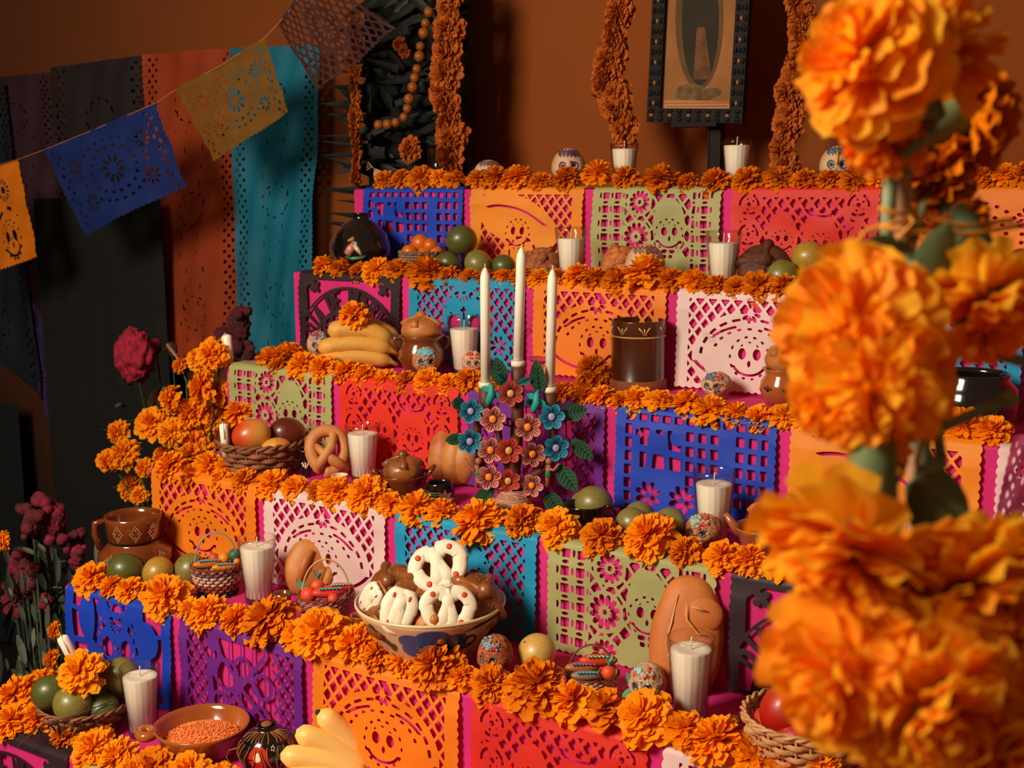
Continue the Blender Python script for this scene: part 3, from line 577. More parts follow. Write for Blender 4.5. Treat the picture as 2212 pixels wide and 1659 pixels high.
# ------------------------------------------------------------------ candles in glass
def candle_glass(P, wpx=None, D=.08, H=None, fill=.83, tilt=0, label='', lab=False, wick='straight', flute=18):
    s = D/.08; H = H or .145*s; t = thing('glass_candle', label, 'candle', P, face(P), 'white candles in fluted glasses'); R0, R1 = D*.36, D*.5
    fm = lambda a, q, z: 1-(.018*(.5+.5*cos(a*flute)) if q in (2, 3, 4) else 0)
    prof = [(0, 0), (R0*.92, 0), (R0, .004), (R0+(R1-R0)*.5, H*.5), (R0+(R1-R0)*.84, H*.84), (R1*.985, H*.87), (R1, H*.93), (R1, H-.001), (R1-.0015, H), (R1-.003, H-.002), (R1-.004, H*.87), (R0-.003, .01), (0, .01)]
    link('glass', MB().lathe(prof, flute*4, mod=fm), GLASS, t)
    z1 = H*fill; rr = lambda z: R0+(R1-R0)*z/H-.0035
    wprof = [(0, .009), (R0-.005, .009), (rr(.012), .013), (rr(z1*.5), z1*.5), (rr(z1), z1-.002), (rr(z1)-.002, z1), (rr(z1)*.6, z1-.001), (0, z1-.002)]
    link('wax', MB().lathe(wprof, flute*4, mod=lambda a, q, z: 1-(.035*(.5+.5*cos(a*flute)) if q in (2, 3, 4) else 0)), M('white_wax', (250, 238, 214), .5), t)
    link('base_disc', MB().lathe([(0, .001), (R0*.9, .001), (R0*.9, .006), (0, .006)], 24), M('thick_glass_base', (74, 40, 60), .15, coat=.6), t)
    wk = [(0, 0, z1-.004), (0, 0, z1+.012), (.001, 0, z1+.02)] if wick == 'straight' else [(0, 0, z1-.004), (.003, 0, z1+.008), (.008, 0, z1+.012)]
    link('wick', MB().tube(wk, .0012, 6), M('wick', (226, 208, 180), .8), t)
    if lab: 
        pts = [((R1-.006)*sin(a), -(R1-.006)*cos(a), H*.72+b) for a, b in [(-.9+.25*cos(q), .013*sin(q)) for q in [k*2*pi/16 for k in range(16)]]]
        link('label_print', MB().tube(pts, .0008, 4, closed=True), M('black_print', (20, 18, 18), .6), t)
        link('label_print', MB().tube([(Vector(p)*.93+Vector((0, 0, H*.05))) for p in pts], .0009, 4, closed=True), M('black_print', (20, 18, 18), .6), t)
    return t
def cg(i, px, py, wp, label, dy=None, hp=None, **k):
    P = on(i, px, py) if dy is None else spot(i, px, dy)
    D = wp*mpp(P+Vector((0, 0, .13))); H = hp*mpp(P)/.965 if hp else None
    return candle_glass(P, D=D, H=H, label=label, **k)
cg(1, 1348, 0, 62, 'glass candle on the top step below the left marigold garland', dy=.10, hp=92, fill=.88)
cg(1, 1590, 0, 66, 'glass candle on the top step beside the easel post', dy=.09, hp=100, fill=.88)
cg(2, 1233, 0, 70, 'glass candle in front of the first sugared bread on the second step', dy=.08, hp=113, fill=.80)
cg(2, 1561, 0, 78, 'glass candle in front of the red banner on the second step', dy=.07, hp=121, fill=.80)
cg(3, 1004, 806, 74, 'glass candle beside the two-toned pot with bread on the third step', hp=120, fill=.78)
cg(3, 1548, 842, 87, 'glass candle with a small black printed label on the third step', hp=122, fill=.76, lab=True)
cg(4, 786, 1036, 77, 'glass candle between the pretzel bread and the casserole', hp=118, fill=.84)
cg(4, 1540, 1172, 92, 'glass candle in front of the blue window-grid banner', hp=155, fill=.82)
cg(5, 560, 1298, 84, 'glass candle between the striped basket and the figure bread', hp=138, fill=.86)
cg(5, 1490, 1558, 104, 'largest glass candle, in front of the tallest bread loaf', hp=186, fill=.86)
cg(6, 310, 1586, 86, 'glass candle left of the rice dish on the lowest step', hp=150, fill=.86)
# ------------------------------------------------------------------ skulls
def skull(P, wd, label, rz=None, base='sugar', ic=((90, 160, 150), (190, 50, 30)), seed=1, hgt=None, group='decorated sugar skulls', extra=None):
    R_ = random.Random(seed); t = thing('sugar_skull', label, 'skull', P, face(P) if rz is None else rz, group); s = wd
    hz = (hgt or wd*1.12)*1.1
    nz = .10 if base != 'sugar' else .0
    def shape(d):
        k = 1.0; x, y, z = d.x, d.y, d.z
        if z < -.1 and y < .6: k *= 1-.16*min(1, (-.1-z)*1.6)*(.4+.6*abs(x))
        for sx in (-1, 1):
            q = (x-sx*.36)**2+(z-.12)**2
            if y < 0: k *= 1-.30*math.exp(-q/.028)
        if y < 0: k *= 1-.16*math.exp(-((x)**2/.008+(z+.18)**2/.012))
        if y < 0 and -.75 < z < -.45: k *= 1+.03*sin(x*30)*(abs(x) < .35)
        if nz: k *= 1+nz*(noise.noise(Vector((x*7+seed, y*7, z*7)))*.6+noise.noise(Vector((x*18+seed, y*18, z*18)))*.5)
        return k
    def sp(x, z, o=.0):   # surface point from facing x,z
        y = -sqrt(max(.02, 1-x*x-z*z)); d = Vector((x, y, z)).normalized(); k = shape(d)+o
        return Vector((d.x*k*s*.5, d.y*k*s*.56, hz*.5+d.z*k*hz*.5))
    cols = {'sugar': M('sugar_white', (216, 172, 132), .7, (196, 148, 110), 40, bump=.2, bs=300), 'seed': M('amaranth_seed', (206, 140, 92), .85, (150, 84, 48), 160, bump=.5, bs=260),
            'seedred': M('amaranth_red', (196, 104, 54), .85, (140, 60, 34), 120, bump=.5, bs=260), 'pale': M('amaranth_pale', (214, 178, 140), .85, (176, 126, 92), 140, bump=.5, bs=260)}
    b = MB(); P_ = []
    n, m = (44, 32)
    b.ball((0, 0, hz*.5), (s*.5, s*.56, hz*.5), n, m, fn=shape)
    link('cranium', b, cols[base], t)
    dk = M('socket_dark', (30, 26, 34), .7, (66, 66, 88), 60); i1 = M('icing_%d_%d_%d' % ic[0], ic[0], .5); i2 = M('icing_%d_%d_%d' % ic[1], ic[1], .5)
    for sx in (-1, 1):
        link('eye', MB().ball(tuple(sp(sx*.36, .12, .01)), (s*.14, s*.06, s*.15), 12, 8), dk, t)
        pts = [sp(sx*.36+.2*cos(a), .12+.2*sin(a), .015) for a in [k*2*pi/14 for k in range(14)]]
        link('eye_icing', MB().tube(pts, s*(.018 if base == 'sugar' else .026), 6, closed=True), (i1 if sx < 0 else i2) if base == 'sugar' else M('socket_rim', (110, 78, 72), .8), t)
        if base == 'sugar': 
            for k in range(9):
                a = k*2*pi/9; link('icing_dot', MB().ball(tuple(sp(sx*.36+.2*cos(a), .12+.2*sin(a), .03)), s*.022, 6, 4), i2, t)
    link('nose', MB().ball(tuple(sp(0, -.20, .01)), (s*.04, s*.03, s*.06), 8, 6), M('nose_black', (24, 20, 20), .7), t)
    mp_ = [sp(x, -.52+.05*(-1)**k, .03) for k, x in enumerate(np.linspace(-.3, .3, 9))]
    link('mouth_icing', MB().tube(mp_, s*.022, 6), i1, t)
    for q in range(3 if base == 'sugar' else 2):   # crown squiggles
        x0 = R_.uniform(-.35, .35); pts = []
        for k in range(12):
            u = k/11; x = (u-.5)*1.1; zz = .62+.10*q+.07*(-1)**k; rr = sqrt(x*x+zz*zz)
            if rr > .97: x, zz = x*.95/rr, zz*.95/rr
            pts.append(sp(x, zz, .02+.01*q))
        link('crown_icing', MB().tube(pts, s*(.02 if base == 'sugar' else .034), 6), (i2, i1)[q % 2], t)
    if base != 'sugar':
        for k in range(34):
            a_, q_ = R_.uniform(0, 6.28), .42*sqrt(R_.random()); x, z = q_*cos(a_)*1.2, .72+q_*sin(a_)*.55
            if x*x+z*z > .96: q2 = .97/sqrt(x*x+z*z); x *= q2; z *= q2
            link('crown_icing', MB().ball(tuple(sp(x, z, .02)), (s*R_.uniform(.04, .075), s*.035, s*.04), 7, 5), i1 if x < .1 else i2, t)
    for k in range(10 if base != 'sugar' else 3):
        x, z = R_.uniform(-.6, .6), R_.uniform(-.5, .8)
        if x*x+z*z < .85: link('icing_blob', MB().ball(tuple(sp(x, z, .02)), (s*.045, s*.03, s*.035), 7, 5), (i1, i2)[k % 2], t)
    if extra: link('brow_icing', MB().tube([sp(0, .1, .03), sp(0, .3, .03), sp(.02, .5, .03), sp(0, .75, .03)], s*.035, 6), M('icing_yellow', extra, .5), t)
    return t
def sk(i, px, wp, label, dy=None, py=None, hp=None, **k):
    P = spot(i, px, dy) if dy is not None else on(i, px, py)
    return skull(P, wp*mpp(P), label, hgt=(hp*mpp(P) if hp else None), **k)
sk(1, 1056, 66, 'squat sugar skull with green icing at the left of the top step', dy=.07, hp=56, seed=2, ic=((70, 130, 120), (150, 40, 34)))
sk(1, 1228, 74, 'sugar skull with red zigzag brow, middle of the top step', dy=.08, hp=78, seed=3, ic=((150, 50, 36), (40, 60, 130)))
sk(1, 1806, 74, 'sugar skull with teal moustache and blue brow on the top step', dy=.09, hp=82, seed=4, ic=((40, 150, 130), (30, 60, 150)), extra=(220, 160, 20))
sk(2, 1393, 86, 'sugar skull with ringed eyes and a yellow nose stripe on the second step', dy=.07, hp=82, seed=5, ic=((110, 150, 140), (190, 50, 40)), extra=(214, 150, 30))
sk(3, 690, 52, 'small seed skull left of the bananas', py=776, hp=56, seed=6, base='pale', ic=((150, 60, 70), (170, 170, 180)))
sk(3, 921, 62, 'seed skull with pale blue icing in front of the two-handled pot', py=812, hp=58, seed=7, base='seed', ic=((120, 190, 200), (110, 180, 190)))
sk(3, 1022, 48, 'seed skull with red icing crown behind the left candelabra candle', py=812, hp=50, seed=8, base='pale', ic=((210, 60, 40), (230, 200, 170)))
sk(3, 1548, 66, 'small seed skull in front of the labelled candle glass', py=862, hp=54, seed=9, base='pale', ic=((90, 110, 140), (210, 90, 60)), rz=.05)
sk(4, 1520, 80, 'seed skull with red crown and pale green icing beside the blue banner', py=1182, hp=68, seed=10, base='seed', ic=((150, 185, 165), (205, 60, 50)), rz=.0)
sk(5, 1070, 76, 'tall seed skull with blue and red icing right of the big bowl', py=1464, hp=88, seed=11, base='seedred', ic=((110, 165, 175), (190, 50, 40)), rz=.1)
sk(5, 1398, 80, 'pale seed skull with mint icing crown left of the tallest loaf', py=1520, hp=84, seed=12, base='pale', ic=((150, 200, 190), (215, 90, 66)), rz=.1)
sk(3, 1724, 30, 'tiny sprinkled skull at the foot of the far clay pot', py=880, hp=34, seed=13, base='pale', ic=((140, 140, 150), (210, 90, 66)))
# ------------------------------------------------------------------ breads
crust = M('bread_crust', (176, 96, 40), .55, (206, 134, 66), 18, bump=.15, bs=120, contrast=(.4, .7)); dcrust = M('bread_dark_glazed', (122, 62, 24), .38, (182, 108, 46), 22, coat=.22, bump=.15, bs=90, contrast=(.4, .75))
pcrust = M('bread_pale', (204, 132, 74), .6, (186, 108, 54), 14, bump=.1, bs=120); sesm = M('sesame', (216, 168, 104), .6); sug = M('bread_sugared', (178, 100, 52), .8, (128, 62, 30), 90, bump=.6, bs=200)
flour = M('bread_score', (226, 168, 110), .8)
def seeds(parent, fn, n, s=.0016, seed=0):
    R_ = random.Random(seed); b = MB()
    for k in range(n):
        p = fn(R_); b.ball(tuple(p), (s, s*.8, s*.6), 5, 4)
    link('sesame_seeds', b, sesm, parent, kind='stuff')
def lump(r, seed, a=.06, f=2.5, flat=1):
    return lambda d: 1+a*noise.noise(Vector((d.x*f+seed, d.y*f, d.z*f)))
def dead_bread(P, r, label, mat=dcrust, seed=0, rot=(0, 0, 0), h=.62, ses=True, group='round breads with dough bones', grp=True):
    t = thing('bread_roll', label, 'bread', P, group=group if grp else None, rot=rot)
    link('bun', MB().ball((0, 0, r*h*.8), (r, r, r*h), 30, 20, fn=lump(r, seed)), mat, t)
    def up(x, y): q = max(0, 1-(x*x+y*y)/(r*r)); return Vector((x, y, r*h*.8+r*h*sqrt(q)-r*.05))
    for k in range(2):
        a = k*pi/2+seed; pts = []; rs = []
        for j in range(11):
            u = (j-5)/5*.93*r; pts.append(up(u*cos(a), u*sin(a))); rs.append(r*(.09+.13*abs(cos(j/10*pi*2))**2))
        link('dough_bone', MB().tube(pts, rs, 10), mat, t)
    link('dough_knob', MB().ball((0, 0, r*h*1.85), r*.27, 14, 10), mat, t)
    if ses: seeds(t, lambda R_: (lambda a, q: up(q*cos(a), q*sin(a))+Vector((0, 0, r*.06)))(R_.uniform(0, 6.28), r*.9*sqrt(R_.random())), 70, r*.022, seed)
    return t
def facecam(P, pitch, roll=0): 
    rz = face(P); return (pitch, roll, rz)
# second step sugared breads
for px, dy, rp, lab, sd, mt in [(1172, .13, 36, 'sugar-crusted bread behind the left candle glass on the second step', 1, sug), (1345, .13, 42, 'crumbly sugared bread left of the ringed-eye skull', 2, M('bread_sugar_pale', (206, 122, 60), .8, (170, 84, 34), 80, bump=.6, bs=200)), (1650, .12, 52, 'dark sesame bread between candle glass and yellow citrus', 3, M('bread_dark_sugared', (104, 50, 26), .7, (70, 30, 18), 60, bump=.5, bs=200))]:
    P = spot(2, px, dy); r = rp*mpp(P)*1.1; dead_bread(P+Vector((0, -.0, r*.55)), r, lab, mt, sd, rot=(1.0, 0, face(P)), h=.6, ses=False)
P = spot(2, 1195, .06); dead_bread(P+Vector((-.02, 0, .0)), 22*mpp(P), 'little sugared bread at the foot of the left candle glass on the second step', sug, 4, h=.7, ses=False)
# pretzel-shaped bread (fourth step)
def tubebread(t, name, pts, rs, mat): link(name, MB().tube(pts, rs, 12, flat=.9), mat, t)
P = on(4, 712, 1036); m_ = mpp(P); t = thing('twisted_bread', 'pale twisted loop bread leaning left of the candle glass', 'bread', P+Vector((0, .0, .008)), group=None, rot=(-.35, 0, face(P)+.1))
H = 108*m_; W_ = 84*m_
tubebread(t, 'dough_loop', [(W_*.50*cos(a)*(.85+.15*sin(a)), 0, H*.5+H*.42*sin(a)) for a in np.linspace(-1.9, 4.2, 26)], [H*.145]*26, pcrust)
tubebread(t, 'dough_strand', [(-W_*.34, -.012, H*.14), (-W_*.14, -.02, H*.34), (W_*.06, -.022, H*.55), (W_*.16, -.012, H*.78), (W_*.1, 0, H*.9)], [H*.1, H*.11, H*.11, H*.1, H*.08], pcrust)
tubebread(t, 'dough_strand', [(W_*.45, -.008, H*.1), (W_*.15, -.02, H*.26), (-W_*.12, -.016, H*.44), (-W_*.3, -.006, H*.62)], [H*.1, H*.12, H*.1, H*.07], pcrust)
# round loaf leaning (fourth step)
P = on(4, 955, 1058); m_ = mpp(P); r = 62*m_; t = thing('round_loaf', 'big round loaf with two creases leaning behind the casserole', 'bread', P+Vector((-.01, .05, r*.95)), rot=(-.15, 0, face(P)-.5))
for k, (ox, rr) in enumerate(((-.32, .97), (.18, 1.0), (.52, .86))):
    link('dough_lobe', MB().ball((ox*r, 0, 0), (r*.55, r*.62*rr, r*rr), 26, 18, fn=lump(r, k, .04)), crust, t)
# figure bread fifth step
P = on(5, 690, 1292); m_ = mpp(P); t = thing('figure_bread', 'upright two-lobed figure bread behind the basket of tiny red fruit', 'bread', P, rot=(-.28, 0, face(P)+.1))
H = 132*m_; W_ = 142*m_
def slab(fn_outline, n=40, th=.02, dome=1):   # pillow from outline radius function
    Pg = []
    for i in range(n):
        a = 2*pi*i/n; row = []
        for j in range(9):
            k = j/8; rr = fn_outline(a); rr = [q_*(1+.05*noise.noise(Vector((a*1.7, k*5, len(Pg)*.01+rr[1]*20)))) for q_ in rr]; s_ = sin(k*pi); x = rr[0]*(1-abs(1-2*k)**2.6 if False else sin(k*pi)**.55); z = rr[1]*sin(k*pi)**.55
            row.append((x, (-cos(k*pi))*th*(-1), z))
        Pg.append(row)
    return Pg
def outline_bread(W, H, notch=.1):
    def f(a):
        x, z = math.copysign(abs(cos(a))**.72, cos(a)), math.copysign(abs(sin(a))**.72, sin(a)); w_ = 1-.12*max(0, z); top_ = 1-notch*math.exp(-((x-.1)/.16)**2)*(z > .2)
        return (W*.5*x*w_, H*.5*z*top_)
    return f
link('dough_body', MB().grid(slab(outline_bread(W_, H, .16), th=.022), wrapu=True, mat=TR((0, 0, H*.5))), crust, t)
for pts, rr in [([(-W_*.30, -.018, H*.28), (-W_*.22, -.026, H*.55), (-W_*.10, -.024, H*.80)], .010), ([(-W_*.2, -.02, H*.1), (-W_*.02, -.03, H*.3), (W_*.1, -.028, H*.5)], .008), ([(W_*.02, -.022, H*.12), (W_*.14, -.03, H*.34), (W_*.2, -.026, H*.55)], .012), ([(W_*.2, -.02, H*.1), (W_*.28, -.028, H*.3), (W_*.26, -.024, H*.52)], .009)]:
    link('dough_limb', MB().tube(pts, [rr*.8, rr, rr*.7], 10), crust, t)
for x0, x1 in ((-.12, .0), (.02, .1)): link('dough_score', MB().tube([(W_*x0, -.024, H*.12), (W_*x1, -.030, H*.36)], .0012, 6), flour, t)
# tall loaf fifth step
P = on(5, 1470, 1512); P.y = max(P.y, .14); m_ = mpp(P); H = 262*m_; W_ = 165*m_
t = thing('tall_loaf', 'tallest loaf, an orange-brown mitten-shaped bread behind the largest candle glass', 'bread', P+Vector((0, .02, -.002)), rot=(-.22, 0, face(P)))
def tl(a):
    x, z = math.copysign(abs(cos(a))**.75, cos(a)), math.copysign(abs(sin(a))**.75, sin(a)); w_ = .98-.16*max(0, z); return (W_*.5*x*w_+W_*.05*z, H*.5*z)
orc = M('bread_orange_crust', (204, 118, 52), .6, (184, 96, 36), 7, bump=.12, bs=150)
link('dough_body', MB().grid(slab(tl, 48, .030), wrapu=True, mat=TR((0, 0, H*.5))), orc, t)
link('dough_flap', MB().ball((W_*.17, -.019, H*.69), (W_*.31, .013, H*.16), 24, 16), orc, t)
for pts in ([(-W_*.12, -.026, H*.86), (-W_*.20, -.030, H*.62), (-W_*.30, -.026, H*.38)], [(W_*.30, -.030, H*.72), (W_*.16, -.040, H*.755), (W_*.04, -.041, H*.775)], [(-W_*.02, -.036, H*.80), (W_*.0, -.034, H*.66), (W_*.14, -.034, H*.55), (W_*.28, -.030, H*.53)], [(-W_*.30, -.024, H*.3), (-W_*.22, -.028, H*.36), (-W_*.15, -.030, H*.44)]):
    link('dough_score', MB().tube(pts, [.0006]+[.0017]*(len(pts)-2)+[.0006], 6), flour, t)
# ------------------------------------------------------------------ pottery
def glaze(n, c, c2, r=.16): return M(n, c, r, c2, 9, coat=.7, bump=.03, bs=30)
brown = glaze('brown_glaze', (124, 58, 22), (98, 42, 14)); dbrown = glaze('dark_brown_glaze', (84, 36, 12), (64, 26, 10), .28); tan = glaze('tan_glaze', (176, 92, 38), (150, 74, 28)); black = glaze('black_glaze', (18, 14, 14), (26, 18, 16), .12)
redclay = M('raw_clay', (148, 78, 40), .8, (132, 64, 32), 12); cream = M('cream_glaze', (214, 176, 132), .3, (200, 158, 112), 10, coat=.4)
goldp = M('gold_paint', (206, 160, 90), .5); whitep = M('white_paint', (226, 196, 160), .6); darkp = M('dark_paint', (26, 22, 22), .4)
def pot(name, label, cat, P, prof, mat, s=1, rz=0, thick=.06, n=40, group=None, body='body'):
    t = thing(name, label, cat, P, rz, group); inn = [(max(0, r-thick), z) for r, z in reversed(prof[1:])]; inn = [(r, max(z, thick*1.5)) for r, z in inn]
    pr = [(r*s, z*s) for r, z in prof+[(prof[-1][0]-thick*.5, prof[-1][1]+thick*.2)]+inn+[(0, thick*1.5)]]
    link(body, MB().lathe(pr, n), mat, t); return t
def handle(t, pts, r, mat, n=10, flat=1): link('handle', MB().tube(pts, r, 10, flat=flat), mat, t)
def arc(c, rx, rz_, a0, a1, n=12, ax='x'): return [(c[0]+rx*cos(a), c[1], c[2]+rz_*sin(a)) for a in np.linspace(a0, a1, n)]
def dotting(t, fn, pts, r, mat, name='painted_dots'):
    b = MB(); [b.ball(tuple(fn(a, z)), r, 6, 4) for a, z in pts]; link(name, b, mat, t, kind='stuff')
# tall brown crock
P = on(3, 1378, 842); m_ = mpp(P); R_ = 58*m_; H = 152*m_
t = pot('tall_crock', 'tall cylindrical brown clay crock on the third step', 'crock', P, [(0, 0), (1.06, 0), (1.05, .12), (1.0, .2), (1.0, 2.1), (1.02, 2.2), (1.0, 2.6), (1.0, H/R_)], dbrown, s=R_, rz=face(P))
link('unglazed_band', MB().lathe([(R_*1.045, .001), (R_*1.065, .002), (R_*1.06, .024), (R_*1.01, .026)], 40), redclay, t)
link('painted_line', MB().lathe([(R_*1.0, H*.775), (R_*1.02, H*.785), (R_*1.0, H*.795)], 40), goldp, t)
fnc = lambda a, z: Vector((R_*1.012*sin(a), -R_*1.012*cos(a), z))
for a0 in (-.62, .22, 1.1, -1.4):
    for da, k in ((-.16, 1), (0, 0), (.16, -1)):
        link('painted_sprig', MB().tube([fnc(a0+da*.25, H*.82), fnc(a0+da*.5, H*.87), fnc(a0+da*1.3, H*(.925 if k else .91))], [.0009, .0012, .0022], 6), goldp, t)
# two-handled pot with bread, third step
P = on(3, 912, 806); m_ = mpp(P); R_ = 51*m_
t = pot('clay_pot', 'rounded clay pot with side handles holding a twisted bread, third step', 'pot', P, [(0, 0), (.6, 0), (.72, .12), (.98, .62), (.96, 1.02), (.78, 1.3), (.80, 1.42), (.98, 1.62)], brown, s=R_, rz=face(P))
for sx in (-1, 1): handle(t, [(sx*R_*.84, 0, R_*1.5), (sx*R_*1.12, 0, R_*1.52), (sx*R_*1.16, 0, R_*1.25), (sx*R_*.95, 0, R_*.98)], .0045, brown)
dead_bread(P+Vector((0, 0, R_*1.45)), R_*.86, 'sesame bread crowning the two-handled clay pot on the third step', crust, 5, h=.62)
# far clay pot with bread
P = on(3, 1692, 872); m_ = mpp(P); R_ = 52*m_
t = pot('clay_pot', 'shiny tan clay pot with painted leaves at the foot of the tied marigolds', 'pot', P, [(0, 0), (.6, 0), (.8, .15), (1.0, .6), (.94, .95), (.78, 1.2), (.76, 1.35), (.92, 1.5)], tan, s=R_, rz=face(P))
for a0 in (-.7, .1, .8):
    for k in (-1, 0, 1): link('painted_leaf', MB().tube([Vector((R_*1.005*sin(a0), -R_*1.005*cos(a0), R_*(.62))), Vector((R_*1.0*sin(a0+k*.18), -R_*1.0*cos(a0+k*.18), R_*(.84-.08*abs(k))))], [.001, .0022], 6), darkp, t)
dead_bread(P+Vector((0, 0, R_*1.35)), R_*.8, 'sesame bread sitting in the tan pot beside the tied marigolds', crust, 6, h=.8)
# big dark pot behind the flowers on the right, with red clay base
P = spot(3, 2095, .13); m_ = mpp(P); R_ = 92*m_
t = pot('black_pot', 'large black glazed pot glimpsed behind the flower stems at right', 'pot', P, [(0, 0), (.7, 0), (.92, .14), (1.05, .5), (1.0, 1.0), (.8, 1.2), (.84, 1.34)], black, s=R_, rz=face(P))
link('unglazed_band', MB().lathe([(R_*.7, .001), (R_*.94, R_*.13), (R_*1.02, R_*.36), (R_*1.03, R_*.38), (R_*1.0, R_*.4)], 40), redclay, t)
P = spot(2, 2200, .10); m_ = mpp(P); R_ = 62*m_
t = pot('black_pot', 'black pot with a rounded brown lid at the right edge of the second step', 'pot', P, [(0, 0), (.6, 0), (.9, .3), (.95, .7), (.75, .95), (.8, 1.0)], black, s=R_)
link('lid', MB().ball((0, 0, R_*1.35), (R_*.55, R_*.55, R_*.5), 20, 12), brown, t)
# black lacquered jar with painted figure (second step left)
P = spot(2, 783, .13); m_ = mpp(P); R_ = 63*m_
t = pot('painted_jar', 'round black lacquered jar with a painted figure and vine', 'jar', P, [(0, 0), (.45, 0), (.7, .12), (.97, .55), (1.0, .8), (.85, 1.25), (.5, 1.62), (.27, 1.74), (.27, 1.9), (.33, 1.95)], black, s=R_, rz=face(P))
def onj(a, z): 
    rr = np.interp(z, [.12, .55, .8, 1.25, 1.62], [.7, .97, 1.0, .85, .5])*R_*1.012; return Vector((rr*sin(a), -rr*cos(a), z*R_))
link('painted_figure', MB().tube([onj(-.50, .62), onj(-.36, .82), onj(-.28, 1.0)], [.011, .012, .004], 8, flat=1), M('paint_pink', (206, 130, 110), .3, coat=.5), t)
link('painted_figure', MB().tube([onj(-.28, .92), onj(-.12, .74), onj(-.02, .58)], [.007, .006, .003], 8), M('paint_white', (214, 180, 160), .3, coat=.5), t)
link('painted_hat', MB().tube([onj(-.52, 1.05), onj(-.28, 1.14)], [.003, .006], 8), M('paint_ochre', (196, 120, 40), .3), t)
link('painted_grass', MB().tube([onj(-.62, .52), onj(-.35, .46), onj(0, .50), onj(.15, .56)], [.003, .006, .005, .002], 8), M('paint_green', (60, 100, 50), .3), t)
link('painted_rose', MB().tube([onj(-.9, .5), onj(-.78, .4), onj(-.6, .32)], [.004, .008, .004], 8), M('paint_red', (150, 24, 16), .3), t)
link('vine_wire', MB().tube([(-R_*.9, 0, 0)]+[Vector((R_*(-1.05+.02*sin(k)), -.004, R_*(.1+k*.16))) for k in range(6)]+[(-R_*.75, 0, R_*1.45), (-R_*.4, 0, R_*1.72), (-R_*.1, 0, R_*1.8)], .0022, 6), M('vine_brown', (92, 52, 30), .7), t)
for k, (a, z) in enumerate([(-1.25, .3), (-1.3, .6), (-1.3, .9), (-1.15, 1.2), (-.9, 1.45)]):
    p = onj(a, z); link('vine_leaf', MB().leaf(p, p+Vector((-.014, -.006, .008*(-1)**k)), .007), M('vine_leaf_m', (120, 70, 44), .7), t)
# black small vase, casserole etc on step 4
P = on(4, 661, 1030); m_ = mpp(P); R_ = 15*m_
t = pot('tiny_vase', 'tiny black glazed vase with painted petals beside the mango basket', 'vase', P, [(0, 0), (.8, 0), (.6, .3), (1.0, 1.2), (.95, 1.8), (.5, 2.4), (.55, 3.0), (1.0, 3.7), (1.1, 4.0)], black, s=R_, rz=face(P), thick=.15)
for sx in (-1, 1): handle(t, arc((sx*R_*.9, 0, R_*1.9), sx*R_*.7, R_*.8, -1.3, 1.3), .0016, black)
for k in (-1, 0, 1): link('painted_petal', MB().tube([(0, -R_*1.02, R_*1.4), (k*R_*.5, -R_*.85, R_*2.3)], [.001, .002], 6), whitep, t)
P = on(4, 735, 1056); m_ = mpp(P); t = pot('small_cup', 'small white cup with red specks half hidden by marigolds', 'cup', P+Vector((0, .0, 0)), [(0, 0), (.9, 0), (.95, .2), (1, 1.7), (1.02, 1.75)], M('speckled_white', (224, 196, 172), .4, (190, 80, 50), 90, contrast=(.62, .72)), s=18*m_, rz=face(P), thick=.15)
P = on(4, 872, 1074); m_ = mpp(P); R_ = 55*m_
t = pot('clay_casserole', 'brown clay casserole with ear handles holding glossy bread', 'dish', P, [(0, 0), (.62, 0), (.8, .2), (.92, .7), (.98, .82), (1.08, .98)], brown, s=R_, rz=face(P))
for sx in (-1, 1): handle(t, [(sx*R_*.92, -.008, R_*.85), (sx*R_*1.12, -.006, R_*1.1), (sx*R_*1.22, 0, R_*1.22), (sx*R_*1.12, .01, R_*1.08), (sx*R_*.95, .014, R_*.9)], .0045, brown)
dead_bread(P+Vector((0, 0, R_*.62)), R_*.78, 'glossy dark bread sitting in the ear-handled casserole', dcrust, 7, h=.75)
P = on(4, 950, 1086); m_ = mpp(P); R_ = 34*m_
t = pot('small_black_pot', 'small black pot with a green painted band below the round loaf', 'pot', P, [(0, 0), (.6, 0), (.9, .3), (1, .8), (.8, 1.2), (.85, 1.35)], black, s=R_, rz=face(P))
for z in (.6, .75, .9): link('painted_line', MB().tube([(R_*1.0*sin(a), -R_*1.0*cos(a), R_*(z+.06*sin(a*4))) for a in np.linspace(-1.3, .0, 10)], .0012, 5), M('paint_green', (60, 100, 50), .3), t)
P2 = P+Vector((.028, -.02, .018)); t = thing('star_ornament', 'brown dried star-shaped seed pod leaning on the small black pot', 'ornament', P2, face(P2), None)
for k in range(8):
    a = k*pi/4; link('star_arm', MB().leaf((0, -.002, 0), (.019*cos(a), -.004, .019*sin(a)), .008, up=(0, 1, 0), cup=-.3), M('dried_pod', (112, 70, 52), .7), t)
P = on(4, 1262, 1134); m_ = mpp(P); R_ = 47*m_
t = pot('low_black_bowl', 'low black bowl with a side handle right of the candelabra', 'bowl', P, [(0, 0), (.7, 0), (.95, .25), (1, .62), (.94, .9), (.98, 1.0)], black, s=R_, rz=face(P))
handle(t, [(R_*.9, 0, R_*.9), (R_*1.3, 0, R_*.85), (R_*1.45, 0, R_*.5), (R_*1.0, 0, R_*.3)], .004, black)
P = on(4, 1648, 1196); m_ = mpp(P); R_ = 62*m_
t = pot('clay_bowl', 'terracotta bowl with a long spout handle behind the front marigolds', 'bowl', P, [(0, 0), (.55, 0), (.7, .2), (.98, .9), (1.04, 1.0)], glaze('terracotta', (172, 92, 50), (150, 74, 38), .35), s=R_, rz=face(P))
handle(t, [(-R_*.8, 0, R_*.7), (-R_*1.05, 0, R_*1.0), (-R_*1.32, 0, R_*1.38)], [.011, .008, .005], MC['terracotta'])
